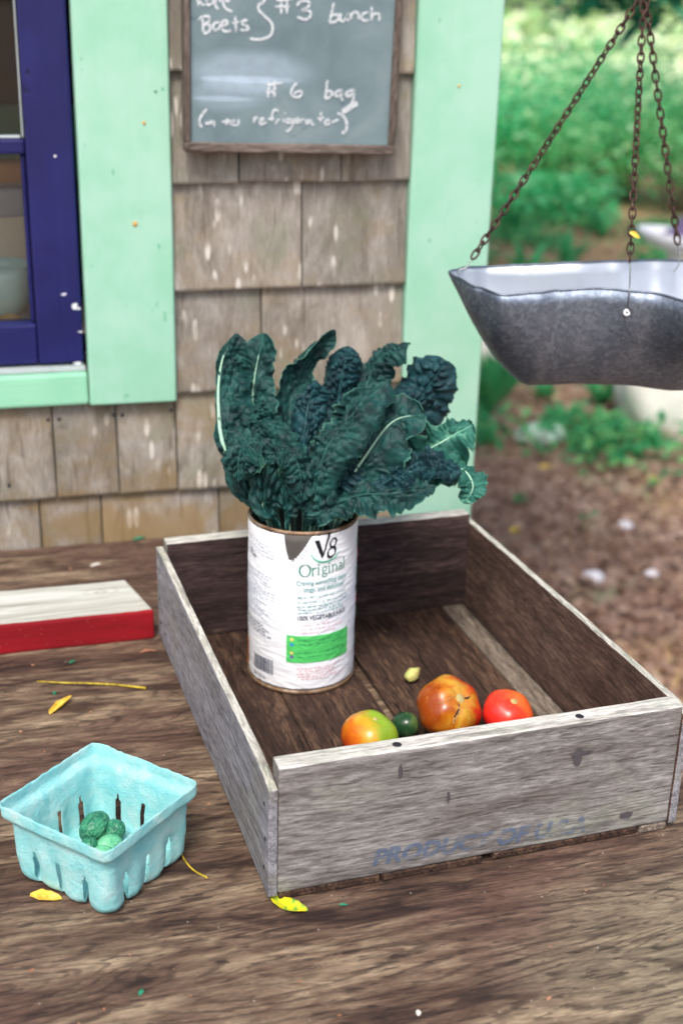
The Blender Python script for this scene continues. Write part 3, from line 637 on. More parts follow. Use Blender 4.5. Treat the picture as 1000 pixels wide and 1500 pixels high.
ST = [
 ('kale', zA, [[(120,-90),(130,60)], [(200,-90),(137,-5),(185,55)], [(285,-25),(240,-30),(205,10),(215,45),(255,30),(285,-25),(285,45),(312,90)], [(335,-150),(325,-20),(335,25)], [(352,15),(405,5),(415,-30),(375,-35),(352,10),(378,75),(440,105)]], 1),
 ('beets', zA, [[(130,190),(165,155),(232,143)], [(168,170),(176,308)], [(230,148),(222,195),(178,222)], [(185,222),(236,232),(228,285),(176,312)], [(322,198),(280,210),(262,250),(285,275),(322,255),(330,215)], [(342,242),(395,215),(382,188),(350,200),(342,245),(368,285),(428,282)], [(468,145),(473,292)], [(438,208),(500,198)], [(578,185),(538,188),(527,215),(568,235),(588,262),(550,280),(515,268)]], 1),
 ('brace', zA, [[(750,-30),(725,18),(680,48),(685,95),(740,152),(795,205),(808,262),(790,320),(735,353),(665,361),(600,352)]], 1.05),
 ('price', zA, [[(886,-60),(886,130)], [(940,-60),(936,130)], [(838,2),(985,-8)], [(832,60),(962,58)]], 1),
 ('price', zB, [[(222,42),(262,5),(312,15),(304,55),(262,75),(312,78),(326,110),(290,142),(226,125)]], 1),
 ('bunch', zB, [[(495,20),(477,100),(463,165)], [(480,112),(520,108),(528,138),(495,162),(463,166)], [(546,95),(540,140),(560,155),(588,128),(596,95),(592,138),(606,148)], [(620,92),(620,142)], [(620,112),(650,86),(672,100),(678,142)], [(748,95),(715,97),(697,125),(712,150),(748,146)], [(770,50),(770,152)], [(770,114),(805,96),(826,110),(826,152)]], 1),
 ('price', zC, [[(712,60),(706,210)], [(765,48),(760,210)], [(690,92),(835,70)], [(688,152),(778,150)]], 1),
 ('bag', zD, [[(218,72),(182,110),(165,165),(195,200),(245,195),(262,160),(235,145),(192,172)]], 1), ('bag', zD, [[(497,45),(487,140),(475,215)], [(490,152),(530,146),(540,175),(510,205),(475,216)], [(626,135),(585,147),(566,180),(590,195),(618,168),(626,140),(625,200),(636,236)], [(738,130),(690,150),(665,175),(690,195),(725,165),(738,140),(735,205),(718,262)]], 1),
 ('smear', zD, [[(772,260),(735,272),(700,295),(665,318),(632,342)]], 2.2),
 ('paren', zC, [[(146,308),(96,370),(76,430),(100,482)]], 1), ('paren', zD, [[(590,345),(650,390),(674,450),(662,508),(628,536)]], 1.15),
 ('refr', zC, [[(136,428),(142,455)], [(152,455),(165,420),(180,450),(192,422),(212,438),(212,470)], [(282,428),(332,424)], [(330,395),(320,460)], [(332,435),(350,415),(360,452),(378,432),(398,420),(385,412),(372,440),(398,458),(430,450),(434,402)], [(582,378),(572,442)], [(575,405),(612,382)], [(622,430),(662,410),(650,393),(624,420),(640,452),(690,430)], [(796,332),(768,315),(744,350),(736,425)], [(702,402),(762,396)], [(792,400),(770,452)], [(788,412),(812,402)], [(857,343),(863,353)], [(850,400),(845,432)], [(922,405),(882,405),(876,435),(915,430),(930,402),(926,460),(900,500),(868,516)]], .85),
 ('refr', zD, [[(195,428),(236,410),(225,395),(200,412),(202,440),(236,434)], [(256,400),(256,442)], [(256,412),(288,402)], [(338,412),(305,418),(302,442),(332,436),(346,410),(352,448),(380,450)], [(440,330),(430,434)], [(404,397),(468,390)], [(492,410),(470,430),(485,456),(516,440),(506,410),(486,410)], [(550,415),(550,442)], [(550,427),(600,405)]], .85),
]
def ribbon(bm, P, wd, nrm=Vector((0, -1, 0)), jitter=0.0, seed=0):
    n = len(P); L = []; Rr = []
    for i in range(n):
        T = (P[min(i+1, n-1)]-P[max(i-1, 0)]); T = T.normalized() if T.length else Vector((1, 0, 0))
        sdir = T.cross(nrm).normalized(); e = 1 if 0 < i < n-1 else .55
        w_ = wd*.5*e*(1+jitter*noise.noise((i*.9, seed, 0)))
        L.append(bm.verts.new(P[i]+sdir*w_)); Rr.append(bm.verts.new(P[i]-sdir*w_))
    for i in range(n-1): bm.faces.new((L[i], L[i+1], Rr[i+1], Rr[i]))
lay = 0
for nm, zf, strokes, wk in ST:
    bm = bmesh.new()
    for s in strokes:
        lay += 1
        P = [on_board(*zf(p), .0052-.00001*lay) for p in s]
        P = [q for q in P if True]
        Q = spline(P, max(6, len(P)*5)) if len(P) > 2 else [P[0].lerp(P[1], t/6) for t in range(7)]
        ribbon(bm, Q, .0029*wk, jitter=.5, seed=lay)
    o = make('chalk_lettering', bm, M['chalk'], cbd)

# ------------------------------------------------------------------ crate
CR = empty('crate', (.1856, .8036, 0), .0459); tag(CR, 'shallow grey weathered wooden crate with a stained inside, coloured darker for shade', 'crate')
CW, CL, CHt, SB, EB = .3481, .4649, .1131, .0075, .019
Z0 = .008
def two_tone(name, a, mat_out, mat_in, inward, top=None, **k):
    """board: outer faces weathered, the face turned into the crate stained and darkened for shade, top paled for sky light"""
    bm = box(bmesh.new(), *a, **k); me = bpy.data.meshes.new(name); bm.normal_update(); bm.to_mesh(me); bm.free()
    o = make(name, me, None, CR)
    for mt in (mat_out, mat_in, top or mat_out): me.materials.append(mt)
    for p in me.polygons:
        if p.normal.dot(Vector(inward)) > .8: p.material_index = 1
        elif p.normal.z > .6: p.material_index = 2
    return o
M['rim_y'] = wood('skylit_side_top_wood', 'Y', S(140, 136, 124), S(186, 182, 172), S(214, 210, 202), S(150, 160, 138), tint=.03, crack=.5)  # side board tops, likewise paled for light from the sky
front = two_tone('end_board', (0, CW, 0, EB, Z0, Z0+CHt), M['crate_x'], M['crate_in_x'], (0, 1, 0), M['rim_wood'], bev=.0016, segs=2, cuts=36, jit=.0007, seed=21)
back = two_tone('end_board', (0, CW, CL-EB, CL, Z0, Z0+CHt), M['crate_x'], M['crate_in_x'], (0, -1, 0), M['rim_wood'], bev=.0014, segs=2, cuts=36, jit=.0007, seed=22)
def side(x0, x1, drop_f, drop_b, inward, seed):
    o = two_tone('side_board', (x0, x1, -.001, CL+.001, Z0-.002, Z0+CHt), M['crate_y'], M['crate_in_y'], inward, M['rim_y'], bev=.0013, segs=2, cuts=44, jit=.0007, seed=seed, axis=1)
    for v in o.data.vertices:
        if v.co.z > Z0+CHt*.6:
            v.co.z -= lerp(drop_f, drop_b, v.co.y/CL)
            v.co.z -= .004*sm(.02, 0, v.co.y)
    return o
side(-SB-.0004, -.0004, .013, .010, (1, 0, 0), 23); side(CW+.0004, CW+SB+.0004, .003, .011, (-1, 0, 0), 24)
for a, b, mt, s in ((0.001, .0855, 'slat', 31), (.0868, .1745, 'slat', 32), (.1845, .3195, 'slat', 33), (.3215, .3475, 'slat_grey', 34)):
    nbox('bottom_slat', M[mt], CR, a, b, -.0005+.001*(s % 2), CL-.0015, .0006, Z0-.0007, bev=.001, cuts=30, jit=.0005, seed=s, axis=1)
def nail(x, y, z, rx, r=.003, par=front, nm='nail_head', mt='nail', ry=0):
    n = make(nm, lathe([(0.00001, .0009), (r*.7, .0008), (r, 0), (r, -.004)], 14), M[mt], par); n.location = (x, y, z); n.rotation_euler = (rx, ry, 0); return n
for q in ((578, 1086), (848, 1049)):
    P = onz(*q, Z0+CHt)-Vector(CR.location); a = -.0459; nail(P.x*cos(a)-P.y*sin(a), EB*.5, Z0+CHt-.0003, 0, .0042)
for s_, xx, ry in ((0, -SB-.0003, -pi/2), (1, CW+SB+.0003, pi/2)):
    sb = [c for c in CR.children if c.name.startswith('side_board')][s_]
    for y in (.010, CL-.010):
        for z in (.026, .055, .085): nail(xx, y+rnd.uniform(-.002, .002), z, 0, .002, sb, ry=ry)
# knots and gouges on the front board
def patch(name, mat, par, cx, y, cz, rx, rz, seed, n=18):
    bm = bmesh.new(); c = bm.verts.new((cx, y, cz)); vs2 = []
    for i in range(n):
        a = 2*pi*i/n; k = 1+.45*noise.noise((cos(a)*1.6, sin(a)*1.6, seed)); vs2.append(bm.verts.new((cx+rx*k*cos(a), y, cz+rz*k*sin(a))))
    for i in range(n): bm.faces.new((c, vs2[i], vs2[(i+1) % n]))
    return make(name, bm, mat, par)
M['gouge'] = plain('dark_gouge', S(74, 69, 72), .9, 0, .6, 120, .4)
def fpt(px, py):
    d = ray(px, py); n = Vector((-sin(.0459), cos(.0459), 0)); t = (Vector(CR.location)-CAM).dot(n)/d.dot(n); P = CAM+d*t-Vector(CR.location)
    return P.x*cos(.0459)+P.y*sin(.0459), P.z
for px, py, rx, rz, s in ((845, 1108, .004, .0085, 1), (850, 1102, .010, .0018, 2), (915, 1192, .0065, .0028, 3), (585, 1128, .0016, .007, 4), (655, 1166, .0015, .005, 5)):
    x, z = fpt(px, py); patch('wood_gouge', M['gouge'], front, x, -.0013-.0001*s, z, rx, rz, s)
def text_mesh(txt, size, bold=0.0, shear=0.0, sx=1.0, align='LEFT', space=1.0):
    cu = bpy.data.curves.new('t', 'FONT'); cu.body = txt; cu.size = size; cu.offset = bold; cu.shear = shear; cu.align_x = align; cu.resolution_u = 3; cu.space_character = space
    ob = bpy.data.objects.new('t', cu); col.objects.link(ob); dg = bpy.context.evaluated_depsgraph_get()
    me = bpy.data.meshes.new_from_object(ob.evaluated_get(dg)); bpy.data.objects.remove(ob); bpy.data.curves.remove(cu)
    for v in me.vertices: v.co.x *= sx
    return me
x0s, z0s = fpt(543, 1266); x1s, z1s = fpt(856, 1215)
tm = text_mesh('PRODUCT OF U.S.A', .0205, .0009, .25)
wmax = max(v.co.x for v in tm.vertices)
for v in tm.vertices:
    u_ = v.co.x/wmax; v.co = Vector((x0s+(x1s-x0s)*u_, -.0014, z0s+(z1s-z0s)*u_+v.co.y))
make('stencil_lettering', tm, M['stencil'], front)

# ------------------------------------------------------------------ can
CP = Vector((.2893, 1.1541, Z0)); can = empty('tin_can', CP)
tag(can, 'large tin can with a wrinkled white juice label holding the kale', 'can')
CRad, CHh = .054, .178
vd = Vector((CP.x, CP.y, 0)).normalized(); vr = Vector((vd.y, -vd.x, 0))
def wr(phi, z):
    zz = z - .020*abs(sin((phi-.1)*.9))*.8 + .004*noise.noise((phi*1.5, z*20, 3))
    a = noise.noise((phi*1.4+3, zz*150, 1.7)); b = noise.noise((phi*2.3, zz*60, 8.1)); c = noise.noise((phi*5, zz*330, 4))
    ridge = max(0, 1-abs(a)*4)
    return .0007*ridge*(.4+.6*noise.noise((phi*2, z*30, 9))) + .0005*b + .00022*c + .0004
def cpt(phi, z, off=0.0, wrk=True):
    r = CRad + off + (wr(phi, z) if wrk else 0)
    d = -vd*cos(phi)+vr*sin(phi); return Vector((d.x*r, d.y*r, z))
prof = [(.0001, .004), (.050, .004), (.0515, 0), (.0545, 0), (.0548, .003), (.0535, .0055), (.0532, .012)] + [(.0532+(.0006 if (i % 2) else 0), .03+i*.006) for i in range(20)] + [(.0532, .165), (.0535, .1725), (.0522, .176), (.0520, .170), (.0522, .02), (.0001, .012)]
smooth(make('can_body', lathe(prof, 96), M['can_metal'], can))
def torus_prof(r, z, a, b): return [(r+a*cos(t*pi/4), z+b*sin(t*pi/4)) for t in range(8)]
smooth(make('rim', lathe(torus_prof(.0538, .1757, .0016, .0022), 96, True), M['can_rim'], can))
smooth(make('rim', lathe(torus_prof(.0540, .0024, .0018, .0024), 96, True), M['can_rim'], can))
# paper label, torn away below the rim, left of the emblem
NA, NZ = 420, 150; V = []; Fc = []
def tear(phi):                                                       # how far down the top edge is torn
    base = .1735 - .0012*abs(noise.noise((phi*9, 2, 0)))
    k = (phi+.17)/(.16 if phi < -.17 else .33); kk = max(0, 1-abs(k)**(2.6 if phi < -.17 else 1.2))
    return base - .0265*kk*(1+.14*noise.noise((phi*70, 0, 5))) - (.0012*noise.noise((phi*40, 1, 0)))
def lowedge(phi): return .0062 + .0008*noise.noise((phi*12, 4, 4)) + .0025*sm(-1.25, -1.45, phi)*sm(-1.75, -1.5, phi)
for i in range(NA):
    ph = 2*pi*i/NA-pi; zt = tear(ph); zb = lowedge(ph)
    for j in range(NZ+1):
        z = zb+(zt-zb)*j/NZ; curl = .0012*sm(.012, 0, zt-z)*sm(.3, .15, abs(ph+.1))
        V.append(cpt(ph, z, .0003+curl))
for i in range(NA):
    for j in range(NZ):
        a = i*(NZ+1)+j; b = ((i+1) % NA)*(NZ+1)+j; Fc.append((a, b, b+1, a+1))
lab = mods(smooth(make('paper_label', from_py(V, Fc), M['label'], can)), solid=.0004)
def wrap(me, phi0, z0, sx=1, off=.0011, slope=0.0):
    for v in me.vertices:
        ph = phi0+v.co.x*sx/CRad; z = z0+v.co.y+slope*v.co.x; v.co = cpt(ph, z, off+v.co.z)
    me.update(); return me
def subdiv(me, mx=.004):
    bm = bmesh.new(); bm.from_mesh(me)
    for _ in range(4):
        es = [e for e in bm.edges if e.calc_length() > mx]
        if not es: break
        bmesh.ops.subdivide_edges(bm, edges=es, cuts=1)
        bmesh.ops.triangulate(bm, faces=[f for f in bm.faces if len(f.verts) > 4])
    bm.to_mesh(me); bm.free(); return me
def print_(name, me, mat, phi0, z0, **k):
    o = make(name, wrap(subdiv(me), phi0, z0, **k), M[mat], lab); return o
def poly(pts):
    bm = bmesh.new(); bm.faces.new([bm.verts.new((x, y, 0)) for x, y in pts]); bmesh.ops.triangulate(bm, faces=bm.faces); me = bpy.data.meshes.new('p'); bm.to_mesh(me); bm.free(); return me
def join(ms):
    bm = bmesh.new()
    for me in ms: bm.from_mesh(me); bpy.data.meshes.remove(me)
    me = bpy.data.meshes.new('j'); bm.to_mesh(me); bm.free(); return me
def stroke(P, wds):
    Q = [Vector((x, y, 0)) for x, y in P]; bm = bmesh.new(); L = []; Rr = []; n = len(Q)
    for i in range(n):
        T = (Q[min(i+1, n-1)]-Q[max(i-1, 0)]).normalized(); N = Vector((-T.y, T.x, 0)); w_ = (wds(i/(n-1)) if callable(wds) else wds)*.5
        L.append(bm.verts.new(Q[i]+N*w_)); Rr.append(bm.verts.new(Q[i]-N*w_))
    for i in range(n-1): bm.faces.new((L[i], Rr[i], Rr[i+1], L[i+1]))
    me = bpy.data.meshes.new('s'); bm.to_mesh(me); bm.free(); return me
def ell(cx, cy, rx, ry, n=24, a0=0, a1=2*pi, sl=0): return [(cx+rx*cos(a0+(a1-a0)*i/n)+sl*ry*sin(a0+(a1-a0)*i/n), cy+ry*sin(a0+(a1-a0)*i/n)) for i in range(n+1)]
PM = .40                                                              # middle of the front panel, radians right of the near side
# emblem: V and 8 over a green crescent
v8 = join([poly([(-.0115, .0195), (-.0070, .0195), (-.0020, .0035), (-.0042, .0)]), poly([(-.0042, .0), (-.0020, .0035), (.0050, .0262), (.0026, .0262)]),
           stroke(ell(.0078, .0148, .0032, .0042, sl=.25), lambda t: .0010+.0010*abs(sin(t*2*pi+.6))), stroke(ell(.0060, .0052, .0040, .0050, sl=.25), lambda t: .0010+.0016*abs(sin(t*2*pi+.5)))])
print_('emblem_lettering', v8, 'ink_black', PM+.02, .1495, off=.0012)
print_('emblem_crescent', stroke(ell(0, .0085, .0150, .0125, 30, pi*1.02, pi*1.93), lambda t: .0003+.0017*sin(pi*t)), 'ink_swoosh', PM+.02, .1495)
# 'Original' in an old-style face drawn stroke by stroke
def serif(x, y, w_=.0026): return poly([(x-w_/2, y), (x+w_/2, y), (x+w_/2, y+.0004), (x-w_/2, y+.0004)])
def stem_(x, y0, y1, w_=.0011): return poly([(x-w_/2, y0), (x+w_/2, y0), (x+w_/2, y1), (x-w_/2, y1)])
xh = .0072
def letters():
    o = []; x = 0
    o.append(stroke(ell(x+.0058, .0052, .0053, .0056), lambda t: .0005+.0010*abs(cos(t*2*pi)))); x += .0133
    o += [stem_(x, 0, xh), serif(x, 0), serif(x-.0006, xh-.0004, .0016), stroke(ell(x+.0022, xh-.0024, .0020, .0022, 10, pi*.95, pi*.25), .0009)]; x += .0058
    o += [stem_(x, 0, xh), serif(x, 0), serif(x-.0006, xh-.0004, .0016), poly(ell(x, xh+.0024, .0008, .0008, 10)[:-1])]; x += .0044
    o += [stroke(ell(x+.0018, .0050, .0021, .0021), .0008), stroke(ell(x+.0020, -.0010, .0026, .0017), .0008), stroke([(x+.0004, .0034), (x-.0002, .0020), (x+.0010, .0009)], .0008), stroke([(x+.003, .0062), (x+.0046, .0070)], .0007)]; x += .0068
    o += [stem_(x, 0, xh), serif(x, 0), serif(x-.0006, xh-.0004, .0016), poly(ell(x, xh+.0024, .0008, .0008, 10)[:-1])]; x += .0040
    o += [stem_(x, 0, xh), serif(x, 0), serif(x-.0006, xh-.0004, .0016), stroke(ell(x+.0024, xh-.0026, .0022, .0024, 12, pi*.95, 0), .0008), stem_(x+.0046, 0, xh-.0026), serif(x+.0046, 0)]; x += .0080
    o += [stroke(ell(x+.0012, .0020, .0018, .0019), .0008), stem_(x+.0030, .0004, xh-.0022), stroke(ell(x+.0014, xh-.0022, .0016, .0020, 10, 0, pi*.9), .0008), serif(x+.0036, 0, .0012)]; x += .0060
    o += [stem_(x, 0, .0112), serif(x, 0), serif(x-.0006, .0108, .0016)]
    return join(o), x
og, ow = letters()
for v in og.vertices: v.co.x = (v.co.x-ow/2)*.98; v.co.y *= 1.12
print_('brand_lettering', og, 'ink_green', PM-.02, .1325, slope=.03)
def txt(s, size, mat, phi, z, bold=0, shear=0, width=None, name='printed_line', **k):
    me = text_mesh(s, size, bold, shear, 1, 'CENTER')
    if width:
        w0 = max(v.co.x for v in me.vertices)-min(v.co.x for v in me.vertices)
        for v in me.vertices: v.co.x *= width/w0
    return print_(name, me, mat, phi, z, **k)
txt('Craving something zippy,', .0072, 'ink_teal', PM, .1225, .0001, width=.054, slope=.03)
txt('zingy, and delicious?', .0072, 'ink_teal', PM+.03, .1155, .0001, width=.044, slope=.03)
txt('100% VEGETABLE JUICE', .0068, 'ink_navy', PM, .0845, .0001, width=.052, slope=.03)
def lines(zs_, x0, x1, h, mat, phi, seed, slope=0.0, ragged=.15):
    rr = random.Random(seed); ms = []
    for z in zs_:
        x = x0+rr.uniform(0, .002); xe = x1-rr.uniform(0, ragged)*(x1-x0)
        while x < xe:
            wl = rr.uniform(.0012, .0052); k = int(wl/.0009)+1
            for j in range(k):
                hh = h*rr.choice((.62, .62, .7, 1.0)); xx = x+j*.0009
                if rr.random() < .85: ms.append(poly([(xx, z), (xx+.00062, z), (xx+.00062, z+hh), (xx, z+hh)]))
            x += k*.0009+.0011
    me = join(ms); return print_('small_print', me, mat, phi, 0, slope=slope)
lines([.1085, .1030, .0985, .0950, .0915], -.026, .027, .0022, 'ink_teal', PM, 1, .03)
lines([.0785, .0740, .0700], -.022, .024, .0018, 'ink_red', PM, 2, .02, .3)
lines([.0300, .0270, .0240, .0208, .0178], -.026, .027, .0017, 'ink_red', PM, 3, .02, .3)
gb = bmesh.new(); bmesh.ops.create_grid(gb, x_segments=50, y_segments=24, size=.5)
for v in gb.verts: v.co = Vector((v.co.x*.068, v.co.y*.0300, 0))
gme = bpy.data.meshes.new('g'); gb.to_mesh(gme); gb.free(); print_('green_panel', gme, 'ink_box', PM-.04, .0515, off=.0008)
for j, (z, mt) in enumerate(((.0625, 'ink_yellow'), (.0570, 'ink_blue'), (.0475, 'ink_yellow'), (.0430, 'ink_violet'))):
    print_('panel_dot', poly(ell(0, 0, .0020, .0018, 14)[:-1]), mt, PM-.04-.0285/CRad, z, off=.0014)
me_l = lines([.0615, .0570, .0478, .0430], -.025, .028, .0018, 'ink_boxtext', PM-.03, 5, .02)
for v in me_l.data.vertices: v.co.x *= 1.006; v.co.y *= 1.006
LP = -.90
lines([.158-.0036*i for i in range(4)], -.020, .017, .0016, 'ink_grey', LP+.05, 6, -.12)
lines([.126-.0034*i for i in range(15)], -.026, .018, .0018, 'ink_grey', LP, 7, -.12, .35)
lines([.070-.0032*i for i in range(4)], -.026, .018, .0019, 'ink_navy', LP, 8, -.12, .3)
lines([.144, .1405], -.016, .0, .0030, 'ink_navy', LP-.05, 9, -.12, .05)
bars = []; rr = random.Random(4); x = -.0135
while x < .0135:
    wb = rr.choice((.0004, .0008, .0012)); bars.append(poly([(x, 0), (x+wb, 0), (x+wb, .0165), (x, .0165)])); x += wb+rr.choice((.0004, .0007, .001))
print_('barcode', join(bars), 'ink_navy', LP+.12, .0185)
lines([.0135, .0112], -.012, .008, .0016, 'ink_navy', LP+.08, 12, 0, .1)
print_('orange_strip', poly([(-.0035, .010), (.0035, .010), (.0035, .044), (-.0035, .044)]), 'ink_orange', LP-.48, 0)
for z, mt, h in ((.150, 'ink_leaf', .007), (.132, 'ink_tomato', .008), (.112, 'ink_leaf', .006), (.098, 'ink_leaf', .008), (.086, 'ink_tomato', .006), (.066, 'ink_leaf', .006), (.034, 'ink_leaf', .010)):
    print_('printed_vegetable', poly(ell(0, 0, .0075, h, 16)[:-1]), mt, 1.57, z)
# small rip in the paper
print_('paper_rip', poly([(-.008, 0), (.0, .0022), (.010, .0026), (.0095, .0036), (.001, .0032), (-.004, .0016)]), 'ink_grey', PM+.42, .0985)

# ------------------------------------------------------------------ kale
DC = depth_of(CP+Vector((0, 0, .17)))
def camv(a, b, c): return (RT*a + UP*b - FW*c).normalized()
def kale_leaf(label, pts, facing, wl, wr_, curl=.8, ruffle=.25, blis=.0028, up='kale', under='kale_under', seed=1, ribw=.0022, cell=.0088, rfreq=5, widest=.55, rib_side=-1):
    W_ = [at(px, py, DC+d) for px, py, d in pts[1:]]
    ax_ = CP+Vector((0, 0, .175)); dr = W_[0]-ax_; dr.z = 0; rim_r = min(.036, dr.length); dr = dr.normalized() if dr.length else Vector((1, 0, 0))
    while len(W_) > 2 and W_[0].z < .192: W_.pop(0)
    P = [CP+dr*rim_r*.5+Vector((0, 0, .10)), CP+dr*rim_r+Vector((0, 0, .172))] + W_
    n = max(50, min(130, int(sum((P[i+1]-P[i]).length for i in range(len(P)-1))/.0019))); nv = 57
    C = spline(P, n); Ln = sum((C[i+1]-C[i]).length for i in range(n)); t_rim = 1/(len(P)-1)
    fc = [camv(*f) for f in facing]; wl *= 1.02; wr_ *= 1.02; curl *= 1.25
    V = []; sa = []; ha = []; rib = []; o0 = C[0].copy()
    for i in range(n+1):
        t = i/n; T = (C[min(i+1, n)]-C[max(i-1, 0)]).normalized()
        g = t*(len(fc)-1); k = min(int(g), len(fc)-2) if len(fc) > 1 else 0
        N = fc[k].lerp(fc[min(k+1, len(fc)-1)], g-k) if len(fc) > 1 else fc[0]
        N = (N-T*N.dot(T)).normalized(); B = T.cross(N)
        prof_ = sm(t_rim-.02, t_rim+.30, t)**.85*(1 if t < widest else sqrt(max(0.0, 1-((t-widest)/(1.0005-widest))**3.6)))
        prof_ = max(prof_, .03)
        rib.append(C[i]+N*(.0003 if rib_side > 0 else -ribw*(1-t)**.8*1.1-.0036))
        for j in range(nv):
            s = -1+2*j/(nv-1); sd_ = 5 if s > 0 else 0
            w_ = (wl if s < 0 else wr_)*prof_*(1+.16*noise.noise((t*11, seed+sd_, 0))+.13*noise.noise((t*38, seed+sd_, 3))+.09*noise.noise((t*90, seed+sd_, 7)))
            a = abs(s); cu = curl*(1+.5*noise.noise((t*5, seed*2.1, 1 if s > 0 else 2)))
            if abs(cu) < .03: cu = .03
            kk = cu*a*(.55+.45*a*a)                                   # rolls harder towards the edge
            x = w_*sin(kk)/cu*1.1; z = -w_*(1-cos(kk))/cu
            z += ruffle*min(wl+wr_, .06)*.5*a**2.0*noise.noise((t*rfreq*1.9, seed*3.7, 4 if s > 0 else 9))*2.2
            z += ruffle*.016*a**4*noise.noise((t*rfreq*6, seed*1.7, 4 if s > 0 else 9))
            q = Vector((t*Ln/cell, s*(wl if s < 0 else wr_)*prof_/cell, seed*3.1)); q.x -= a*.8
            q += noise.noise_vector(q*.35)*.8
            d = noise.voronoi(q, distance_metric='DISTANCE', exponent=2.5)[0]; e = d[1]-d[0]
            h = .5*sm(0, .6, e)+.5*max(0, 1-(d[0]*1.2)**2); damp = sm(.02, .14, a)*sm(1.03, .9, a)*min(1, prof_*1.2)
            q2 = q*2.1; d2 = noise.voronoi(q2, distance_metric='DISTANCE', exponent=2.5)[0]
            z += (blis*2.3*(h-.35) + blis*.28*sm(0, .6, d2[1]-d2[0]) + blis*1.9*noise.noise(q*.33))*damp
            p = C[i]+B*(x if s >= 0 else -x)+N*z
            p += (noise.noise_vector((p*34)+Vector((seed, 0, 0)))*.0050+noise.noise_vector((p*110)+Vector((0, seed, 0)))*.0008*a*a)*prof_*(.3+.7*a)
            V.append(p-o0); sa.append(s); ha.append(h if a > .05 else 0.0)
    Fc = []
    for i in range(n):
        for j in range(nv-1): q = i*nv+j; Fc.append((q, q+1, q+nv+1, q+nv))
    me = from_py(V, Fc)
    for nm, arr in (('leaf_s', sa), ('leaf_h', ha)):
        at_ = me.attributes.new(nm, 'FLOAT', 'POINT'); at_.data.foreach_set('value', arr)
    o = smooth(make('kale_leaf', me, [M[up], M[under]])); o.location = o0
    mods(o, solid=.0006, off=-1, matoff=1)
    tag(o, label, 'kale leaf', 'kale leaves bunched in the can')
    r = tube('midrib', [p-o0 for p in rib[:int(n*.93)]], lambda t: ribw*(1-t)**.8+.0003, M['rib'], o, 7)
    return o
K = kale_leaf
F0 = [(0, 0, 1)]
# back row
K('dark kale leaf at the back with its tip folded over, tallest near the middle', [(440,830,.02),(432,700,.03),(430,600,.04),(446,535,.045),(492,486,.03)], [(.3,-.1,1),(.55,-.25,.7)], .030, .014, -1.1, .25, .0022, 'kale', 'kale', 2)
K('bumpy blue-green kale leaf at the back, right of the tallest dark one', [(458,830,.03),(482,690,.05),(494,600,.055),(502,545,.05),(512,508,.045)], [(0,.1,1),(.1,.6,.8)], .026, .024, 1.15, .2, .0038, 'kale_blue', 'kale_under', 3)
K('arched kale leaf at the back whose tip points right above the mint post', [(468,830,.03),(505,690,.05),(528,590,.06),(556,526,.055),(600,503,.04)], [(-.1,.2,1),(-.3,.7,.7)], .026, .026, 1.0, .2, .0034, 'kale', 'kale_under', 4)
K('large blistered kale leaf at the upper right leaning out over the mint post', [(480,830,.03),(540,700,.04),(585,630,.05),(622,572,.045),(653,528,.03)], [(.1,.1,1),(.1,.35,.9)], .036, .032, .9, .22, .0042, 'kale_blue', 'kale_under', 5, cell=.011)
K('dark kale leaf in the middle behind the big folded front leaf', [(455,830,.0),(490,720,.0),(515,660,.0),(540,610,.0),(545,570,.01)], [(.1,0,1)], .034, .036, -.4, .3, .003, 'kale', 'kale', 8)
# left side
K('upright kale leaf with a pale midrib, second from the left', [(412,830,.01),(388,710,.02),(372,620,.02),(372,560,.02),(386,488,.02)], [(-.05,0,1)], .021, .023, -.45, .5, .0028, 'kale', 'kale', 9, ribw=.0020, rib_side=1)
K('tallest leftmost kale leaf, curved, with a bright pale stalk along its left edge', [(398,840,0),(372,752,-.012),(333,668,-.015),(320,595,-.01),(325,530,0),(346,488,.005)], [(.05,0,1),(.15,.1,1)], .0045, .034, .55, .35, .0034, 'kale', 'kale_under', 10, ribw=.0030, rib_side=1)
K('blistered kale leaf between the leftmost one and the hooded one', [(395,830,-.01),(372,720,-.02),(362,660,-.02),(372,615,-.02),(392,590,-.025)], [(-.1,.1,1),(0,.5,.9)], .024, .026, .9, .3, .004, 'kale', 'kale_under', 11)
K('bumpy kale leaf arching right across the left middle of the bunch', [(405,830,-.01),(372,720,-.02),(366,655,-.03),(392,622,-.035),(440,640,-.04)], [(0,.2,1),(.1,.75,.7)], .022, .022, 1.1, .25, .0042, 'kale', 'kale_under', 12)
K('hooded kale leaf at the lower left, bending over like a cap', [(425,830,-.03),(420,735,-.045),(400,668,-.055),(372,648,-.065),(350,668,-.07),(348,705,-.065)], [(-.1,.3,1),(-.1,.7,.75),(-.2,.5,.9)], .026, .026, .8, .25, .0042, 'kale', 'kale_under', 13)
K('drooping kale leaf at the lower left whose tip hangs to the can rim', [(400,830,-.03),(388,735,-.05),(398,672,-.062),(424,664,-.07),(440,692,-.072),(438,738,-.062)], [(0,.2,1),(.1,.6,.8),(.2,.4,1)], .019, .020, .8, .3, .004, 'kale', 'kale_under', 14)
K('short kale leaf standing in front at the left rim of the can', [(398,830,-.045),(390,745,-.04),(380,700,-.05),(376,672,-.052)], [(-.1,0,1)], .012, .014, .8, .4, .003, 'kale', 'kale_under', 15)
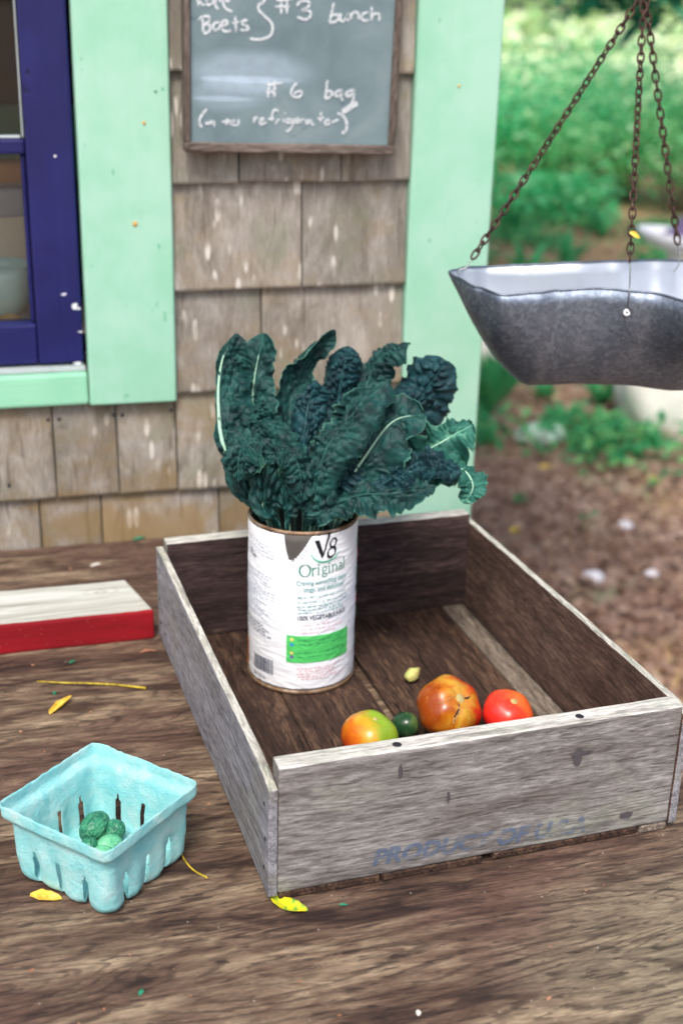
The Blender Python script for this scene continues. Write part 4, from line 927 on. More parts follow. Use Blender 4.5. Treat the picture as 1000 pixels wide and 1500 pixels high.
# middle and right, nearer the viewer
K('small dark kale leaf in the middle curling towards the viewer with a frilled lip', [(448,830,-.01),(446,710,-.012),(445,640,-.018),(452,592,-.02),(464,558,-.03)], [(0,.1,1),(.1,.7,.7)], .022, .022, 1.3, .35, .0034, 'kale_blue', 'kale', 16)
K('big front kale leaf folded along its rib, tip up to the right', [(440,840,-.03),(452,740,-.055),(474,668,-.068),(514,610,-.068),(568,557,-.055)], [(-.35,.1,1),(-.45,.5,.75)], .026, .030, 1.25, .22, .0036, 'kale', 'kale_under', 17)
K('flat kale leaf showing its underside and straight pale rib, right of the folded one', [(465,840,-.02),(505,718,-.035),(535,668,-.045),(575,618,-.045),(622,606,-.055)], [(.15,.05,1),(.1,.2,1)], .026, .036, -.5, .35, .0014, 'kale', 'kale', 18, ribw=.0022, rib_side=1)
K('pale veined kale leaf at the far right with a ragged tip', [(480,840,-.01),(545,718,-.015),(605,672,-.02),(650,646,-.03),(692,622,-.03)], [(0,.3,1),(0,.35,.9)], .020, .028, -.35, .8, .0016, 'kale_light', 'kale_light', 19, rfreq=9, rib_side=1)
K('dark knobbly kale leaf lying out to the right below the pale veined one', [(480,840,-.03),(540,722,-.05),(590,690,-.06),(630,676,-.062),(674,694,-.06)], [(0,.6,.8)], .024, .020, 1.0, .25, .0044, 'kale_blue', 'kale_under', 20)
K('small kale leaf hooking down at the far right edge', [(480,840,-.02),(570,722,-.03),(640,690,-.035),(676,688,-.04),(692,712,-.045),(680,738,-.045)], [(0,.5,.9),(.3,.2,1)], .012, .014, .4, .6, .0018, 'kale_light', 'kale_under', 21, rib_side=1, rfreq=9)
K('long low kale leaf lying to the right over the can rim', [(440,840,-.045),(462,752,-.05),(520,727,-.062),(580,722,-.066),(636,714,-.06)], [(0,.3,1),(0,.5,.9)], .016, .017, .35, .55, .0026, 'kale', 'kale_under', 22, rfreq=8)
K('dark kale leaf deep in the front of the can', [(450,830,-.02),(470,730,-.035),(490,690,-.04),(510,660,-.045)], [(.1,0,1)], .026, .030, -.3, .3, .003, 'kale_blue', 'kale', 23)
st = tube('yellow_stalk', [at(447, 700, DC-.03), at(445, 675, DC-.035), at(443, 655, DC-.04)], .0032, M['yellow_stem']); tag(st, 'yellowed stalk end poking out in the middle of the kale', 'stalk')

# ------------------------------------------------------------------ tomatoes and small fruit
def fruit(name, p, r, mat, sq=.86, lobes=5, lob=.04, dim=.18, tilt=(0, 0, 0), seed=0, n=56):
    V = []; Fc = []; m_ = n//2
    for i in range(m_+1):
        th = pi*i/m_
        for j in range(n):
            ph = 2*pi*j/n; k = 1+lob*cos(lobes*ph+seed)*sin(th)+.03*noise.noise((cos(ph)*sin(th)*1.5+seed, sin(ph)*sin(th)*1.5, cos(th)*1.5))
            rr_ = r*k; z = cos(th)*rr_*sq; d = sin(th)
            z -= dim*r*math.exp(-(d/.34)**2) if th < pi/2 else -dim*.4*r*math.exp(-(d/.34)**2)
            V.append((rr_*d*cos(ph), rr_*d*sin(ph), z))
    for i in range(m_):
        for j in range(n): Fc.append((i*n+j, (i+1)*n+j, (i+1)*n+(j+1) % n, i*n+(j+1) % n))
    o = smooth(make(name, from_py(V, Fc), mat)); o.rotation_euler = tilt
    # rest on the slats
    lo = min((o.rotation_euler.to_matrix() @ v.co).z for v in o.data.vertices)
    o.location = (p[0], p[1], p[2]-lo); return o
FZ = Z0-.0004
def fl(px, py, z): q = onz(px, py, z); return (q.x, q.y, FZ)
t1 = fruit('tomato', fl(541, 1079, .030), .0262, M['tom_left'], .88, 4, .03, .12, (.15, .2, 0), 1); tag(t1, 'leftmost tomato, orange turning yellow-green on its right shoulder', 'tomato', 'tomatoes in the crate')
t2 = fruit('tomato', fl(657, 1043, .032), .0312, M['tom_big'], .85, 6, .035, .15, (.62, .30, 0), 2); tag(t2, 'biggest tomato, brownish orange with a split beside its stem scar', 'tomato', 'tomatoes in the crate')
t3 = fruit('tomato', fl(743, 1046, .028), .0248, M['tom_red'], .84, 5, .02, .14, (.34, .18, 0), 3); tag(t3, 'bright red tomato at the right of the row', 'tomato', 'tomatoes in the crate')
def scar(par, r, mat, R_, sq, dim, nm='stem_scar'):
    V = [(0, 0, .0015)]; n = 18
    for k, zz in ((.5, .001), (1, -.0012)):
        for j in range(n): a = 2*pi*j/n; q = r*k*(1+.25*noise.noise((cos(a)*2, sin(a)*2, R_*100))); V.append((q*cos(a), q*sin(a), zz))
    Fc = [(0, 1+j, 1+(j+1) % n) for j in range(n)]+[(1+j, 1+n+j, 1+n+(j+1) % n, 1+(j+1) % n) for j in range(n)]
    o = smooth(make(nm, from_py(V, Fc), mat, par)); o.location = (0, 0, R_*(sq-dim)+.0004); return o
scar(t1, .003, M['scar'], .0262, .88, .12); scar(t2, .0058, M['scar'], .0312, .85, .15); scar(t3, .0045, M['scar'], .0248, .84, .14)
# split and corky lines on the big tomato, laid on its skin
def on_fruit(par, th, ph, off):
    d = Vector((sin(th)*cos(ph), sin(th)*sin(ph), cos(th))); hit, loc, nrm, _ = par.ray_cast(d*.1, -d); return loc+nrm*off if hit else d*.03
def skin_strip(par, path, wd, mat, nm, seed):
    bpy.context.view_layer.update(); bm = bmesh.new(); L = []; Rr = []; n = 22
    for i in range(n+1):
        t = i/n; g = t*(len(path)-1); k = min(int(g), len(path)-2); th = lerp(path[k][0], path[k+1][0], g-k); ph = lerp(path[k][1], path[k+1][1], g-k)
        w_ = wd*sin(pi*min(.97, t*.94+.03))**.6*(1+.5*noise.noise((t*9, seed, 0)))/max(.25, sin(th))/.03
        L.append(bm.verts.new(on_fruit(par, th, ph-w_, .0002))); Rr.append(bm.verts.new(on_fruit(par, th, ph+w_, .0002)))
    M_ = [bm.verts.new(l.co.lerp(r_.co, .5)+l.co.lerp(r_.co, .5).normalized()*.0005) for l, r_ in zip(L, Rr)]
    for i in range(n): bm.faces.new((L[i], M_[i], M_[i+1], L[i+1])); bm.faces.new((M_[i], Rr[i], Rr[i+1], M_[i+1]))
    return smooth(make(nm, bm, mat, par))
skin_strip(t2, [(.16, -1.9), (.5, -1.75), (.85, -1.85), (1.05, -1.8)], .0019, M['cork'], 'corky_scar', 1)
skin_strip(t2, [(.20, -1.9), (.5, -1.77), (.8, -1.86), (.98, -1.8)], .0017, M['crack'], 'split', 2)
skin_strip(t2, [(.18, 3.0), (.4, 3.3), (.7, 3.5), (.95, 3.45)], .0006, M['cork'], 'corky_scar', 3)
skin_strip(t2, [(.18, .2), (.3, .1), (.45, .3)], .0015, M['crack'], 'split', 4)
sf = fruit('small_gourd', fl(592, 1068, .016), .0125, M['cuke_black'], 1.15, 3, .02, .05, (1.1, .2, .5), 4, 36); tag(sf, 'small dark green fruit between the two left tomatoes', 'fruit')

# ------------------------------------------------------------------ berry basket
BK = empty('berry_basket', (.0578, .8775, 0), R(43)); tag(BK, 'square turquoise moulded pulp berry basket with slotted sides', 'basket')
BHt, hb, ht = .072, .0465, .0560
def sqp(u, h, rc):                                                   # rounded square, u in 0..4
    s = int(u) % 4; t = (u-int(u))*2-1
    x = t*h; y = -h
    d = h-rc
    if abs(x) > d:
        k = (abs(x)-d)/rc; a = k*pi/4; xx = d+rc*sin(a); yy = -(d+rc*cos(a)); x = math.copysign(xx, x); y = yy
    for _ in range(s): x, y = -y, x
    return x, y
NS, NR = 48, 26; V = []; Fc = []
slots = (.22, .48, .76)
def bulge(u, t):
    f = u-int(u); k = min(abs(f-c) for c in slots); return -.0008*sm(.07, .02, k)*sm(.62, .35, t)+.0014*sm(.05, .12, k)*sm(.7, .3, t)
for j in range(NR+1):
    t = j/NR; z = .002+(BHt-.002)*t
    h = lerp(hb, ht-.004, t**1.1)
    if t > .80: h = ht-.004+.0038*sm(.80, .85, t)
    h -= .003*(1-sm(0, .10, t))
    for i in range(4*NS):
        u = i/NS; x, y = sqp(u, h+bulge(u, t), 0.0065+.004*(1-t)); q = Vector((x, y, z))+noise.noise_vector((x*55, y*55, z*55))*.0010+noise.noise_vector((x*260, y*260, z*260))*(.0005+.0007*sm(.93, 1, t))
        V.append(q)
ring = lambda j, i: j*4*NS+i % (4*NS)
for j in range(NR):
    t = (j+.5)/NR
    for i in range(4*NS):
        f = ((i+.5)/NS) % 1
        top_ = .47
        if t < top_ and any(abs(f-c) < .030*(1 if t < top_-.08 else .6) for c in slots): continue
        Fc.append((ring(j, i), ring(j, i+1), ring(j+1, i+1), ring(j+1, i)))
# floor: shrinking rings with the slots running on a little way
prev = 0; base = len(V); rows = 9
for k in range(1, rows+1):
    s = 1-k/rows
    for i in range(4*NS):
        a = V[i]; V.append(Vector((a.x*s, a.y*s, .0045*sm(0, .12, 1-s)+.0022)) if k < rows else Vector((a.x*.001, a.y*.001, .0065)))
fr = lambda k, i: (base+(k-1)*4*NS+i % (4*NS)) if k else ring(0, i)
for k in range(rows):
    for i in range(4*NS):
        f = ((i+.5)/NS) % 1
        if k < 2 and any(abs(f-c) < .030 for c in slots): continue
        Fc.append((fr(k+1, i), fr(k+1, i+1), fr(k, i+1), fr(k, i)))
bsk = smooth(make('basket_shell', from_py(V, Fc), M['pulp'], BK)); mods(bsk, 1, .0013, 0)
def gourd(px, py, z, r, el, mat, rot, lb, seed):
    q = onz(px, py, z); s = bmesh.new(); bmesh.ops.create_uvsphere(s, u_segments=32, v_segments=20, radius=1)
    for v in s.verts:
        k = 1+.05*noise.noise(v.co*1.3+Vector((seed*4, 0, 0))); v.co = Vector((v.co.z*r*el, v.co.x*r, v.co.y*r))*k
    o = smooth(make('cucamelon', s, mat)); o.location = (q.x, q.y, z); o.rotation_euler = rot; tag(o, lb, 'cucamelon', 'green fruit in the berry basket'); 
    st_ = tube('stem_tip', [(r*el*.97, 0, 0), (r*el*1.06, 0, 0)], .0009, M['scar'], o, 6)
    return o
gourd(139, 1211, .021, .0112, 1.3, M['cuke_dark'], (0, -.25, .75), 'largest green cucamelon at the back left of the basket', 1)
gourd(168, 1216, .017, .0090, 1.06, M['cuke_dark'], (0, .5, 2.0), 'round dimpled dark cucamelon on the right in the basket', 2)
gourd(160, 1238, .0155, .0088, 1.3, M['cuke_pale'], (0, .1, .4), 'pale green cucamelon at the front right of the basket', 3)
gourd(131, 1243, .0155, .0085, 1.2, M['cuke_dark'], (0, -.2, 1.4), 'small dark cucamelon at the front left of the basket', 4)
gourd(152, 1252, .0140, .0080, 1.2, M['cuke_pale'], (.2, 0, 2.6), 'palest cucamelon, half hidden behind the near basket wall', 5)

# ------------------------------------------------------------------ timber offcut
pk0 = onz(234, 935, 0)
pl = nbox('timber_offcut', M['plank'], None, -.52, 0, 0, .089, 0, .034, bev=.0022, segs=2, cuts=40, jit=.0008, seed=41)
for v in pl.data.vertices: v.co.x -= .020*sm(.03, .089, v.co.y)*sm(-.08, 0, v.co.x)
pl.location = (pk0.x-.006, pk0.y, .0003); pl.rotation_euler = (0, 0, .012); tag(pl, 'whitewashed timber offcut with a red painted front edge', 'timber')

# ------------------------------------------------------------------ scraps on the counter
def scrap(name, px, py, L, W, mat, rz, label, cat, curl=.4, z=0.0, seed=0, group=None, twist=0.0, pitch=0.0):
    nu, nv = 16, 9; V = []; Fc = []
    for i in range(nu+1):
        t = i/nu; w_ = W*.5*(sin(pi*min(1, t*.96+.04))**.7)*(1+.25*noise.noise((t*5, seed, 0)))
        for j in range(nv):
            s = -1+2*j/(nv-1); cu = curl*(1+.6*t)
            x = (t-.5)*L; y = w_*sin(s*cu)/cu; zz = w_*(1-cos(s*cu))/cu + .15*L*twist*(t-.5)**2*4 + .06*W*noise.noise((t*4, s*2, seed)) + pitch*L*t
            V.append((x, y+.08*L*sin(t*3+seed), zz))
    for i in range(nu):
        for j in range(nv-1): q = i*nv+j; Fc.append((q, q+nv, q+nv+1, q+1))
    lo = min(v[2] for v in V); V = [(a, b, c-lo+.0003) for a, b, c in V]
    o = smooth(make(name, from_py(V, Fc), mat)); p = onz(px, py, z+.002); o.location = (p.x, p.y, z); o.rotation_euler = (0, 0, rz); mods(o, 0, .0003, 1)
    tag(o, label, cat, group); return o
scrap('dry_leaf', 90, 1034, .034, .013, M['yleaf'], .95, 'curled pale yellow leaf lying below the long twig', 'leaf', 1.3, seed=1, twist=.5, pitch=.12)
scrap('dry_leaf', 68, 1312, .026, .014, M['yleaf'], -.25, 'torn yellow leaf under the left corner of the basket', 'leaf', .6, seed=2)
scrap('dry_leaf', 424, 1323, .034, .016, M['gyleaf'], -.75, 'green and yellow leaf sticking out under the crate corner', 'leaf', .6, seed=3, twist=.3)
scrap('kale_scrap', 204, 788, .018, .009, M['greenbit'], .1, 'dark green leaf scrap against the shingles', 'leaf scrap', 1.0, seed=4)
scrap('kale_scrap', 106, 968, .008, .005, M['greenbit'], .3, 'tiny green scrap between the timber and the twig', 'leaf scrap', .8, seed=5)
scrap('kale_scrap', 81, 1014, .006, .005, M['greenbit'], .9, 'tiny pale green crumb left of the twig', 'leaf scrap', .8, seed=6)
scrap('bark_scrap', 217, 953, .018, .007, M['brownbit'], .1, 'reddish brown bark scrap beside the red timber end', 'scrap', .8, seed=7)
scrap('kale_scrap', 503, 1323, .007, .003, M['greenbit'], -.1, 'tiny green scrap in front of the crate', 'leaf scrap', .6, seed=8)
scrap('kale_scrap', 206, 1451, .007, .004, M['greenbit'], 1.2, 'tiny green scrap on the bare counter nearest the viewer', 'leaf scrap', .6, seed=9)
scrap('pale_crumb', 612, 1481, .006, .004, M['whitebit'], 1.2, 'small white crumb at the front of the counter', 'crumb', .5, seed=10)
scrap('pale_crumb', 140, 826, .014, .007, M['whitebit'], .2, 'pale crumb on the counter behind the timber', 'crumb', .5, seed=11)
scrap('kale_scrap', 570, 890, .016, .010, M['greenbit'], 0, 'curled green scrap at the back of the crate floor', 'leaf scrap', 1.8, Z0, 12)
bl = smooth(make('dry_blossom', lathe([(.0003, 0), (.004, .001), (.0062, .005), (.0066, .010), (.005, .015), (.0022, .019), (.0008, .021)], 18), M['blossom'])); bl.data.transform(Matrix.Scale(1.0, 4))
for v in bl.data.vertices: v.co += noise.noise_vector(v.co*220)*.0012
bp = onz(606, 994, .014); bl.location = (bp.x-.008, bp.y, FZ+.0066); bl.rotation_euler = (0, 1.35, .55); tag(bl, 'dried yellowish blossom on the crate floor behind the big tomato', 'blossom')
tw = [onz(55, 998, .001), onz(90, 1000, .003), onz(130, 1001, .004), onz(170, 1003, .002), onz(214, 1008, .0015)]
o0 = tw[0].copy(); t_ = tube('twig', [p-o0 for p in spline(tw, 24)], lambda t: .0007+.0006*t, M['twig'], None, 7); t_.location = o0; tag(t_, 'long thin yellow twig below the red timber', 'twig')
tw = [onz(262, 1232, .004), onz(268, 1255, .002), onz(283, 1274, .001), onz(304, 1286, .001)]
o0 = tw[0].copy(); t_ = tube('twig', [p-o0 for p in spline(tw, 16)], .0008, M['twig'], None, 6); t_.location = o0; tag(t_, 'short bent twig at the right side of the basket', 'twig')
dm = bmesh.new(); rr = random.Random(3)
for i in range(170):
    x, y = rr.uniform(-.15, .57), rr.uniform(.52, 1.52); s = rr.uniform(.0005, .0016)
    if -.03 < x < .145 and .80 < y < .98 or .16 < x < .56 and .78 < y < 1.29: continue
    mt = Matrix.Translation((x, y, s*.4)) @ Matrix.Rotation(rr.uniform(0, 6), 4, 'Z') @ Matrix.Diagonal((s*rr.uniform(.7, 2.2), s, s*.5, 1)); bmesh.ops.create_icosphere(dm, subdivisions=1, radius=1, matrix=mt)
gr = make('grit', dm, M['brownbit']); gr['kind'] = 'stuff'; tag(gr, 'fine brown grit scattered over the plywood counter', 'grit')

# ------------------------------------------------------------------ hanging scale pan
PD = 1.335
apex = at(943, -14, PD); PA = at(900, 405, PD); sc = empty('hanging_scale', PA)
tag(sc, 'galvanised scale pan hanging on three rusty chains beside the post', 'scale')
pxm = PD/F_PX
PX = Vector((RT.x, RT.y, 0)).normalized(); PYv = Vector((-PX.y, PX.x, 0)); PZ = Vector((0, 0, 1))
def X_(px): return (px-900)*pxm
us = [657, 663, 690, 725, 775, 800, 860, 922, 1000, 1060, 1120, 1165, 1180]
hw = [.001, .016, .052, .074, .072, .068, .068, .082, .122, .138, .125, .080, .030]
rz = [0, -.001, -.004, -.007, -.004, -.002, .001, .001, -.004, -.007, -.006, 0, .003]
dpx = [657, 668, 700, 740, 768, 785, 860, 1000, 1060, 1110, 1150, 1180]
dz_ = [.002, .014, .052, .088, .108, .112, .113, .113, .108, .085, .04, .004]
def pan_pt(px, a):                                                   # a 0..pi from the near rim over the bottom to the far rim
    h = interp(us, hw, px); r0 = interp(us, rz, px); d = interp(dpx, dz_, px) if False else lint(dpx, dz_, px)
    d = sum(lint(dpx, dz_, px+k) for k in (-9, -4, 0, 4, 9))/5 if px > 668 else d
    c, s = cos(a), sin(a)
    h = lerp(min(h, .070), h, abs(c)**7)
    return PX*X_(px) - PYv*(h*math.copysign(abs(c)**.75, c)) + PZ*(r0-d*abs(s)**.8)
cols = [657+(1180-657)*(i/90) for i in range(91)]; na = 44; V = []; Fc = []
for px in cols:
    for j in range(na+1): V.append(pan_pt(px, pi*j/na))
for i in range(90):
    for j in range(na): q = i*(na+1)+j; Fc.append((q, q+na+1, q+na+2, q+1))
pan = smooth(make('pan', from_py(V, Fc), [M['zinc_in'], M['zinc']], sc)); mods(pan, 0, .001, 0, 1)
rimP = [pan_pt(px, 0) for px in cols]+[pan_pt(px, pi) for px in reversed(cols)]
V, Fc = tube_data(rimP, .0012, 6); smooth(make('rolled_rim', from_py(V, Fc), M['zinc'], pan))
# chain links: shared mesh, alternating quarter turns
def link_mesh(L, W, r):
    P = []
    for i in range(20):
        a = 2*pi*i/20; P.append(Vector((W*math.copysign(abs(cos(a))**.8, cos(a)), 0, L*sin(a))))
    V = []; Fc = []; k = 6
    for i in range(20):
        T = (P[(i+1) % 20]-P[i-1]).normalized(); N = Vector((0, 1, 0)); B = T.cross(N)
        for j in range(k): a = 2*pi*j/k; V.append(P[i]+(N*cos(a)+B*sin(a))*r)
    for i in range(20):
        for j in range(k): Fc.append((i*k+j, i*k+(j+1) % k, ((i+1) % 20)*k+(j+1) % k, ((i+1) % 20)*k+j))
    me = from_py(V, Fc); me.shade_smooth(); me.materials.append(M['chain']); return me
LM = link_mesh(.0064, .0033, .0011)
pitch_ = .0093
def chain(lo, hook_to, sag, tw0):
    """wire hook from the pan to the lowest link, then links up to the apex (world points)"""
    hk = spline([p-PA for p in hook_to], 14); hook = tube('chain', hk, .0007, M['wire'], sc, 6)
    A = lo-PA; Bp = apex-PA; Ln = (Bp-A).length; n = int(Ln/pitch_)
    for i in range(n+1):
        t = i/n; p = A.lerp(Bp, t)-PZ*sag*4*t*(1-t); p2 = A.lerp(Bp, min(1, t+.02))-PZ*sag*4*min(1, t+.02)*(1-min(1, t+.02))
        d = (p2-p) if t < .99 else (Bp-A); q = d.normalized().to_track_quat('Z', 'Y')
        o = bpy.data.objects.new('link', LM); col.objects.link(o); o.parent = hook; o.location = p
        o.rotation_mode = 'QUATERNION'; o.rotation_quaternion = q @ Matrix.Rotation(tw0+(i % 2)*pi/2+.35*sin(i*.23+tw0), 3, 'Z').to_quaternion()
tipw = PA+pan_pt(672, pi*.5)+PZ*.004
chain(at(696, 372, PD-.002), [at(671, 402, PD), at(672, 396, PD), at(682, 392, PD), at(688, 384, PD), at(694, 377, PD)], .002, .3)
nh = PA+pan_pt(898, .10); chain(at(922, 377, PD-.06), [nh+PZ*.001, at(921, 428, PD-.082), at(922, 405, PD-.07), at(922, 379, PD-.061)], .001, 1.1)
fh = PA+pan_pt(1034, pi-.06); chain(at(991, 350, PD+.06), [fh, at(993, 388, PD+.09), at(992, 370, PD+.07), at(991, 353, PD+.061)], .001, 2.0)
hd = smooth(make('hole_washer', lathe([(.0012, .0004), (.0034, .0004), (.0037, 0), (.0012, 0)], 16), M['enamel'], pan)); hp = pan_pt(898, .125); hd.location = hp-PYv*.0012; hd.rotation_euler = (pi/2, 0, YAW*0)
hd.rotation_mode = 'QUATERNION'; hd.rotation_quaternion = (-PYv+PZ*.2).to_track_quat('Z', 'Y')
yl = scrap('dry_leaf', 100, 100, .012, .006, M['yleaf'], .5, 'tiny yellow leaf caught on the middle chain', 'leaf', .8, seed=20); yl.location = at(929, 345, PD-.066); yl.rotation_euler = (1.1, .3, -.6)
# hook and rod carrying the chains from the eaves
hk = [apex-PA+PZ*z+PX*x for x, z in ((0, .0), (.008, .006), (.010, .018), (.0, .028), (-.002, .04), (0, .06))]
tube('hook', spline(hk, 24), .0026, M['rust'], sc, 8)
rz_top = 2.05+(apex.y-WY)*.28
tube('rod', [apex-PA+PZ*.058, apex-PA+PZ*(rz_top-apex.z+.0)], .004, M['rust'], sc, 10)

# ================================================================== BEYOND THE COUNTER
def gpt(px, py): return onz(px, py, G)
def leaf_cloud(name, pts, size, mat, parent, seed, flat=.5):
    rr = random.Random(seed); V = []; Fc = []; tone = []
    for p in pts:
        s = size*rr.uniform(.6, 1.35); d = Vector((rr.gauss(0, 1), rr.gauss(0, 1), rr.gauss(0, .5))).normalized(); nn = Vector((rr.gauss(0, .7), rr.gauss(0, .7), 1)).normalized(); e = d.cross(nn).normalized()
        b = len(V); p = Vector(p); t = min(1, max(0, rr.gauss(.5, .25)))
        V += [p, p+d*s*.5+e*s*.26+nn*s*.06, p+d*s-nn*s*.1, p+d*s*.5-e*s*.26+nn*s*.06]; Fc += [(b, b+1, b+2), (b, b+2, b+3)]; tone += [t]*4
    me = from_py(V, Fc); a = me.attributes.new('tone', 'FLOAT', 'POINT'); a.data.foreach_set('value', tone)
    return make(name, me, mat, parent)
def shrub(px, dist, h, rad, mat, label, seed, n=1500, leaf=.085):
    d = ray(px, 200); d = Vector((d.x, d.y, 0)).normalized(); p = Vector((d.x*dist, d.y*dist, G)); rr = random.Random(seed)
    s = empty('shrub', p); tag(s, label, 'shrub', 'shrubs at the edge of the clearing')
    lobes = [(Vector((rr.uniform(-.6, .6)*rad, rr.uniform(-.6, .6)*rad, h*rr.uniform(.3, .78))), rad*rr.uniform(.35, .6)) for _ in range(11)]
    pts = []
    for _ in range(n):
        c, r_ = rr.choice(lobes); v = Vector((rr.gauss(0, 1), rr.gauss(0, 1), rr.gauss(0, 1))).normalized()*r_*rr.uniform(.55, 1.05)
        q = c+v
        if .02 < q.z < h*1.15: pts.append(q)
    leaf_cloud('foliage', pts, leaf, mat, s, seed)
    for i in range(6):
        c, r_ = lobes[i]; b = Vector((rr.uniform(-.08, .08), rr.uniform(-.08, .08), -.03)); tube('stem', spline([b, b.lerp(c, .5)+Vector((0, 0, .05)), c], 8), lambda t: .016*(1-t)+.004, M['stem'], s, 6)
    return s
for i, (px, dd, h, r_, mt, lb) in enumerate((
        (800, 10.2, .30, .5, 'bush', 'low green shrub in front of the white stake'),
        (715, 10.9, 1.10, .75, 'bush', 'deep green shrub showing just right of the mint post'),
        (790, 11.6, 1.05, .8, 'bush', 'deep green shrub behind the white stake'),
        (850, 11.0, .85, .7, 'bush2', 'lighter green shrub between the left and middle chains'),
        (925, 11.4, .95, .85, 'bush', 'deep green shrub behind the middle chain'),
        (1000, 11.0, 1.05, .8, 'bush2', 'lighter green shrub at the right edge behind the chains'),
        (1090, 12.8, 1.1, .9, 'bush', 'deep green shrub beyond the right edge of the pan'),
        (650, 12.6, 1.2, .8, 'bush2', 'lighter green shrub mostly hidden by the mint post'),
        (760, 14.2, 1.0, .9, 'bush2', 'pale green shrub in the second row behind the white stake'),
        (890, 14.6, 1.0, 1.0, 'bush2', 'pale green shrub in the second row between the chains'),
        (735, 15.5, 1.25, 1.1, 'bush2', 'pale green shrub in the third row right beside the mint post'), (835, 17, 1.2, 1.2, 'bush2', 'pale green shrub in the third row left of the chains'), (960, 15.5, 1.2, 1.2, 'bush2', 'pale green shrub in the third row behind the far chain'))):
    shrub(px, dd, h, r_, M[mt], lb, 100+i)
stk = gpt(792, 275); sp = make('stake', box(bmesh.new(), -.035, .035, -.012, .012, -.05, .46, bev=.004), M['enamel']); pt = at(784, 215, 10.4); sp.location = (pt.x, pt.y, G); sp.rotation_euler = (0, -.28, 0); tag(sp, 'leaning white stake in front of the shrubs', 'stake')
# trees: trunks reach up out of the picture, lowest boughs hang into its top
def tree(px, dist, h, r0, mat_b, mat_f, label, seed, boughs, n=2600, leaf=.13):
    d = ray(px, 20); d = Vector((d.x, d.y, 0)).normalized(); p = Vector((d.x*dist, d.y*dist, G)); rr = random.Random(seed)
    t = empty('tree', p); tag(t, label, 'tree', 'trees behind the shrubs')
    tr = tube('trunk', spline([(0, 0, -.1), (.05, .02, h*.3), (-.04, .06, h*.6), (.03, 0, h)], 20), lambda q: r0*(1-.75*q)*(1+.35*max(0, .08-q)/.08), mat_b, t, 12)
    pts = []
    for (bx_, by_, bz_, br) in boughs:
        st_ = Vector((0, 0, max(bz_+.1, h*.35))); e_ = Vector((bx_, by_, bz_)); tube('limb', spline([st_, st_.lerp(e_, .5)+Vector((0, 0, .35)), e_], 10), lambda q: r0*.35*(1-q)+.012, mat_b, t, 7)
        for _ in range(int(n*br)):
            v = Vector((rr.gauss(0, 1), rr.gauss(0, 1), rr.gauss(0, .7))).normalized()*br*rr.uniform(.2, 1.0); pts.append(e_+v)
    leaf_cloud('crown', pts, leaf, mat_f, t, seed); return t
tree(640, 6.4, 5.2, .13, M['bark'], M['tree'], 'broadleaf tree behind the shed with a bough hanging beside the mint post', 201, [(.95, -.25, 1.66, .28), (.6, .3, 2.6, .8), (-.8, .2, 3.4, 1.0), (.3, -.8, 4.0, 1.0), (.9, .5, 4.3, .9), (0, 0, 5.0, .9)], 1100)
tree(1120, 13, 6.5, .16, M['bark'], M['tree'], 'broadleaf tree beyond the right edge with a bough reaching left', 202, [(-1.9, -.3, 1.75, .42), (-1.2, -.3, 2.1, .5), (.9, .3, 3.6, 1.3), (-1, .5, 4.5, 1.3), (.2, 0, 5.8, 1.4)], 650, .16)
tree(1075, 9.3, 6.0, .14, M['birch'], M['tree'], 'pale barked tree just beyond the right edge of the view', 203, [(.8, .4, 3.0, .8), (-.7, .6, 3.9, 1.0), (.5, -.5, 4.8, 1.1), (0, .1, 5.8, 1.0)], 600)
rr = random.Random(55); pts = []
for _ in range(5200):
    x = rr.uniform(4, 60); y = 58-.35*x+rr.uniform(-3, 3); hmax = 5.5+2.5*noise.noise((x*.15, 0, 2)); pts.append((x, y, G+rr.random()**.8*hmax))
dw = leaf_cloud('distant_wood', pts, 1.1, M['tree_far'], None, 56); dw['kind'] = 'stuff'; tag(dw, 'far green wood, coloured pale for haze, beyond the bright meadow', 'wood')
# boulders
def boulder(p, sx, sy, sz, mat, rz_, label, seed):
    s = bmesh.new(); bmesh.ops.create_icosphere(s, subdivisions=5, radius=1)
    for v in s.verts:
        k = 1+.22*noise.noise(v.co*.9+Vector((seed*5, 0, 0)))+.07*noise.noise(v.co*2.6+Vector((seed*5, 1, 0)))+.02*noise.noise(v.co*9); v.co = Vector((v.co.x*sx*k, v.co.y*sy*k, v.co.z*sz*k))
    o = smooth(make('boulder', s, mat)); o.location = (p.x, p.y, G+sz*.55); o.rotation_euler = (0, 0, rz_); tag(o, label, 'boulder', 'pale boulders on the ground'); return o
bq = gpt(1030, 655); boulder(bq+Vector((.10, .30, 0)), .36, .28, .36, M['boulder'], .3, 'big pale boulder below the hanging pan at the right edge', 1)
bq = gpt(716, 560); boulder(bq+Vector((0, .2, 0)), .13, .16, .22, M['boulder'], .8, 'grey-white boulder just right of the mint post', 2)
bq = gpt(793, 648); boulder(bq, .10, .08, .05, M['boulder2'], .1, 'flat greenish pale boulder on the bare ground', 3)
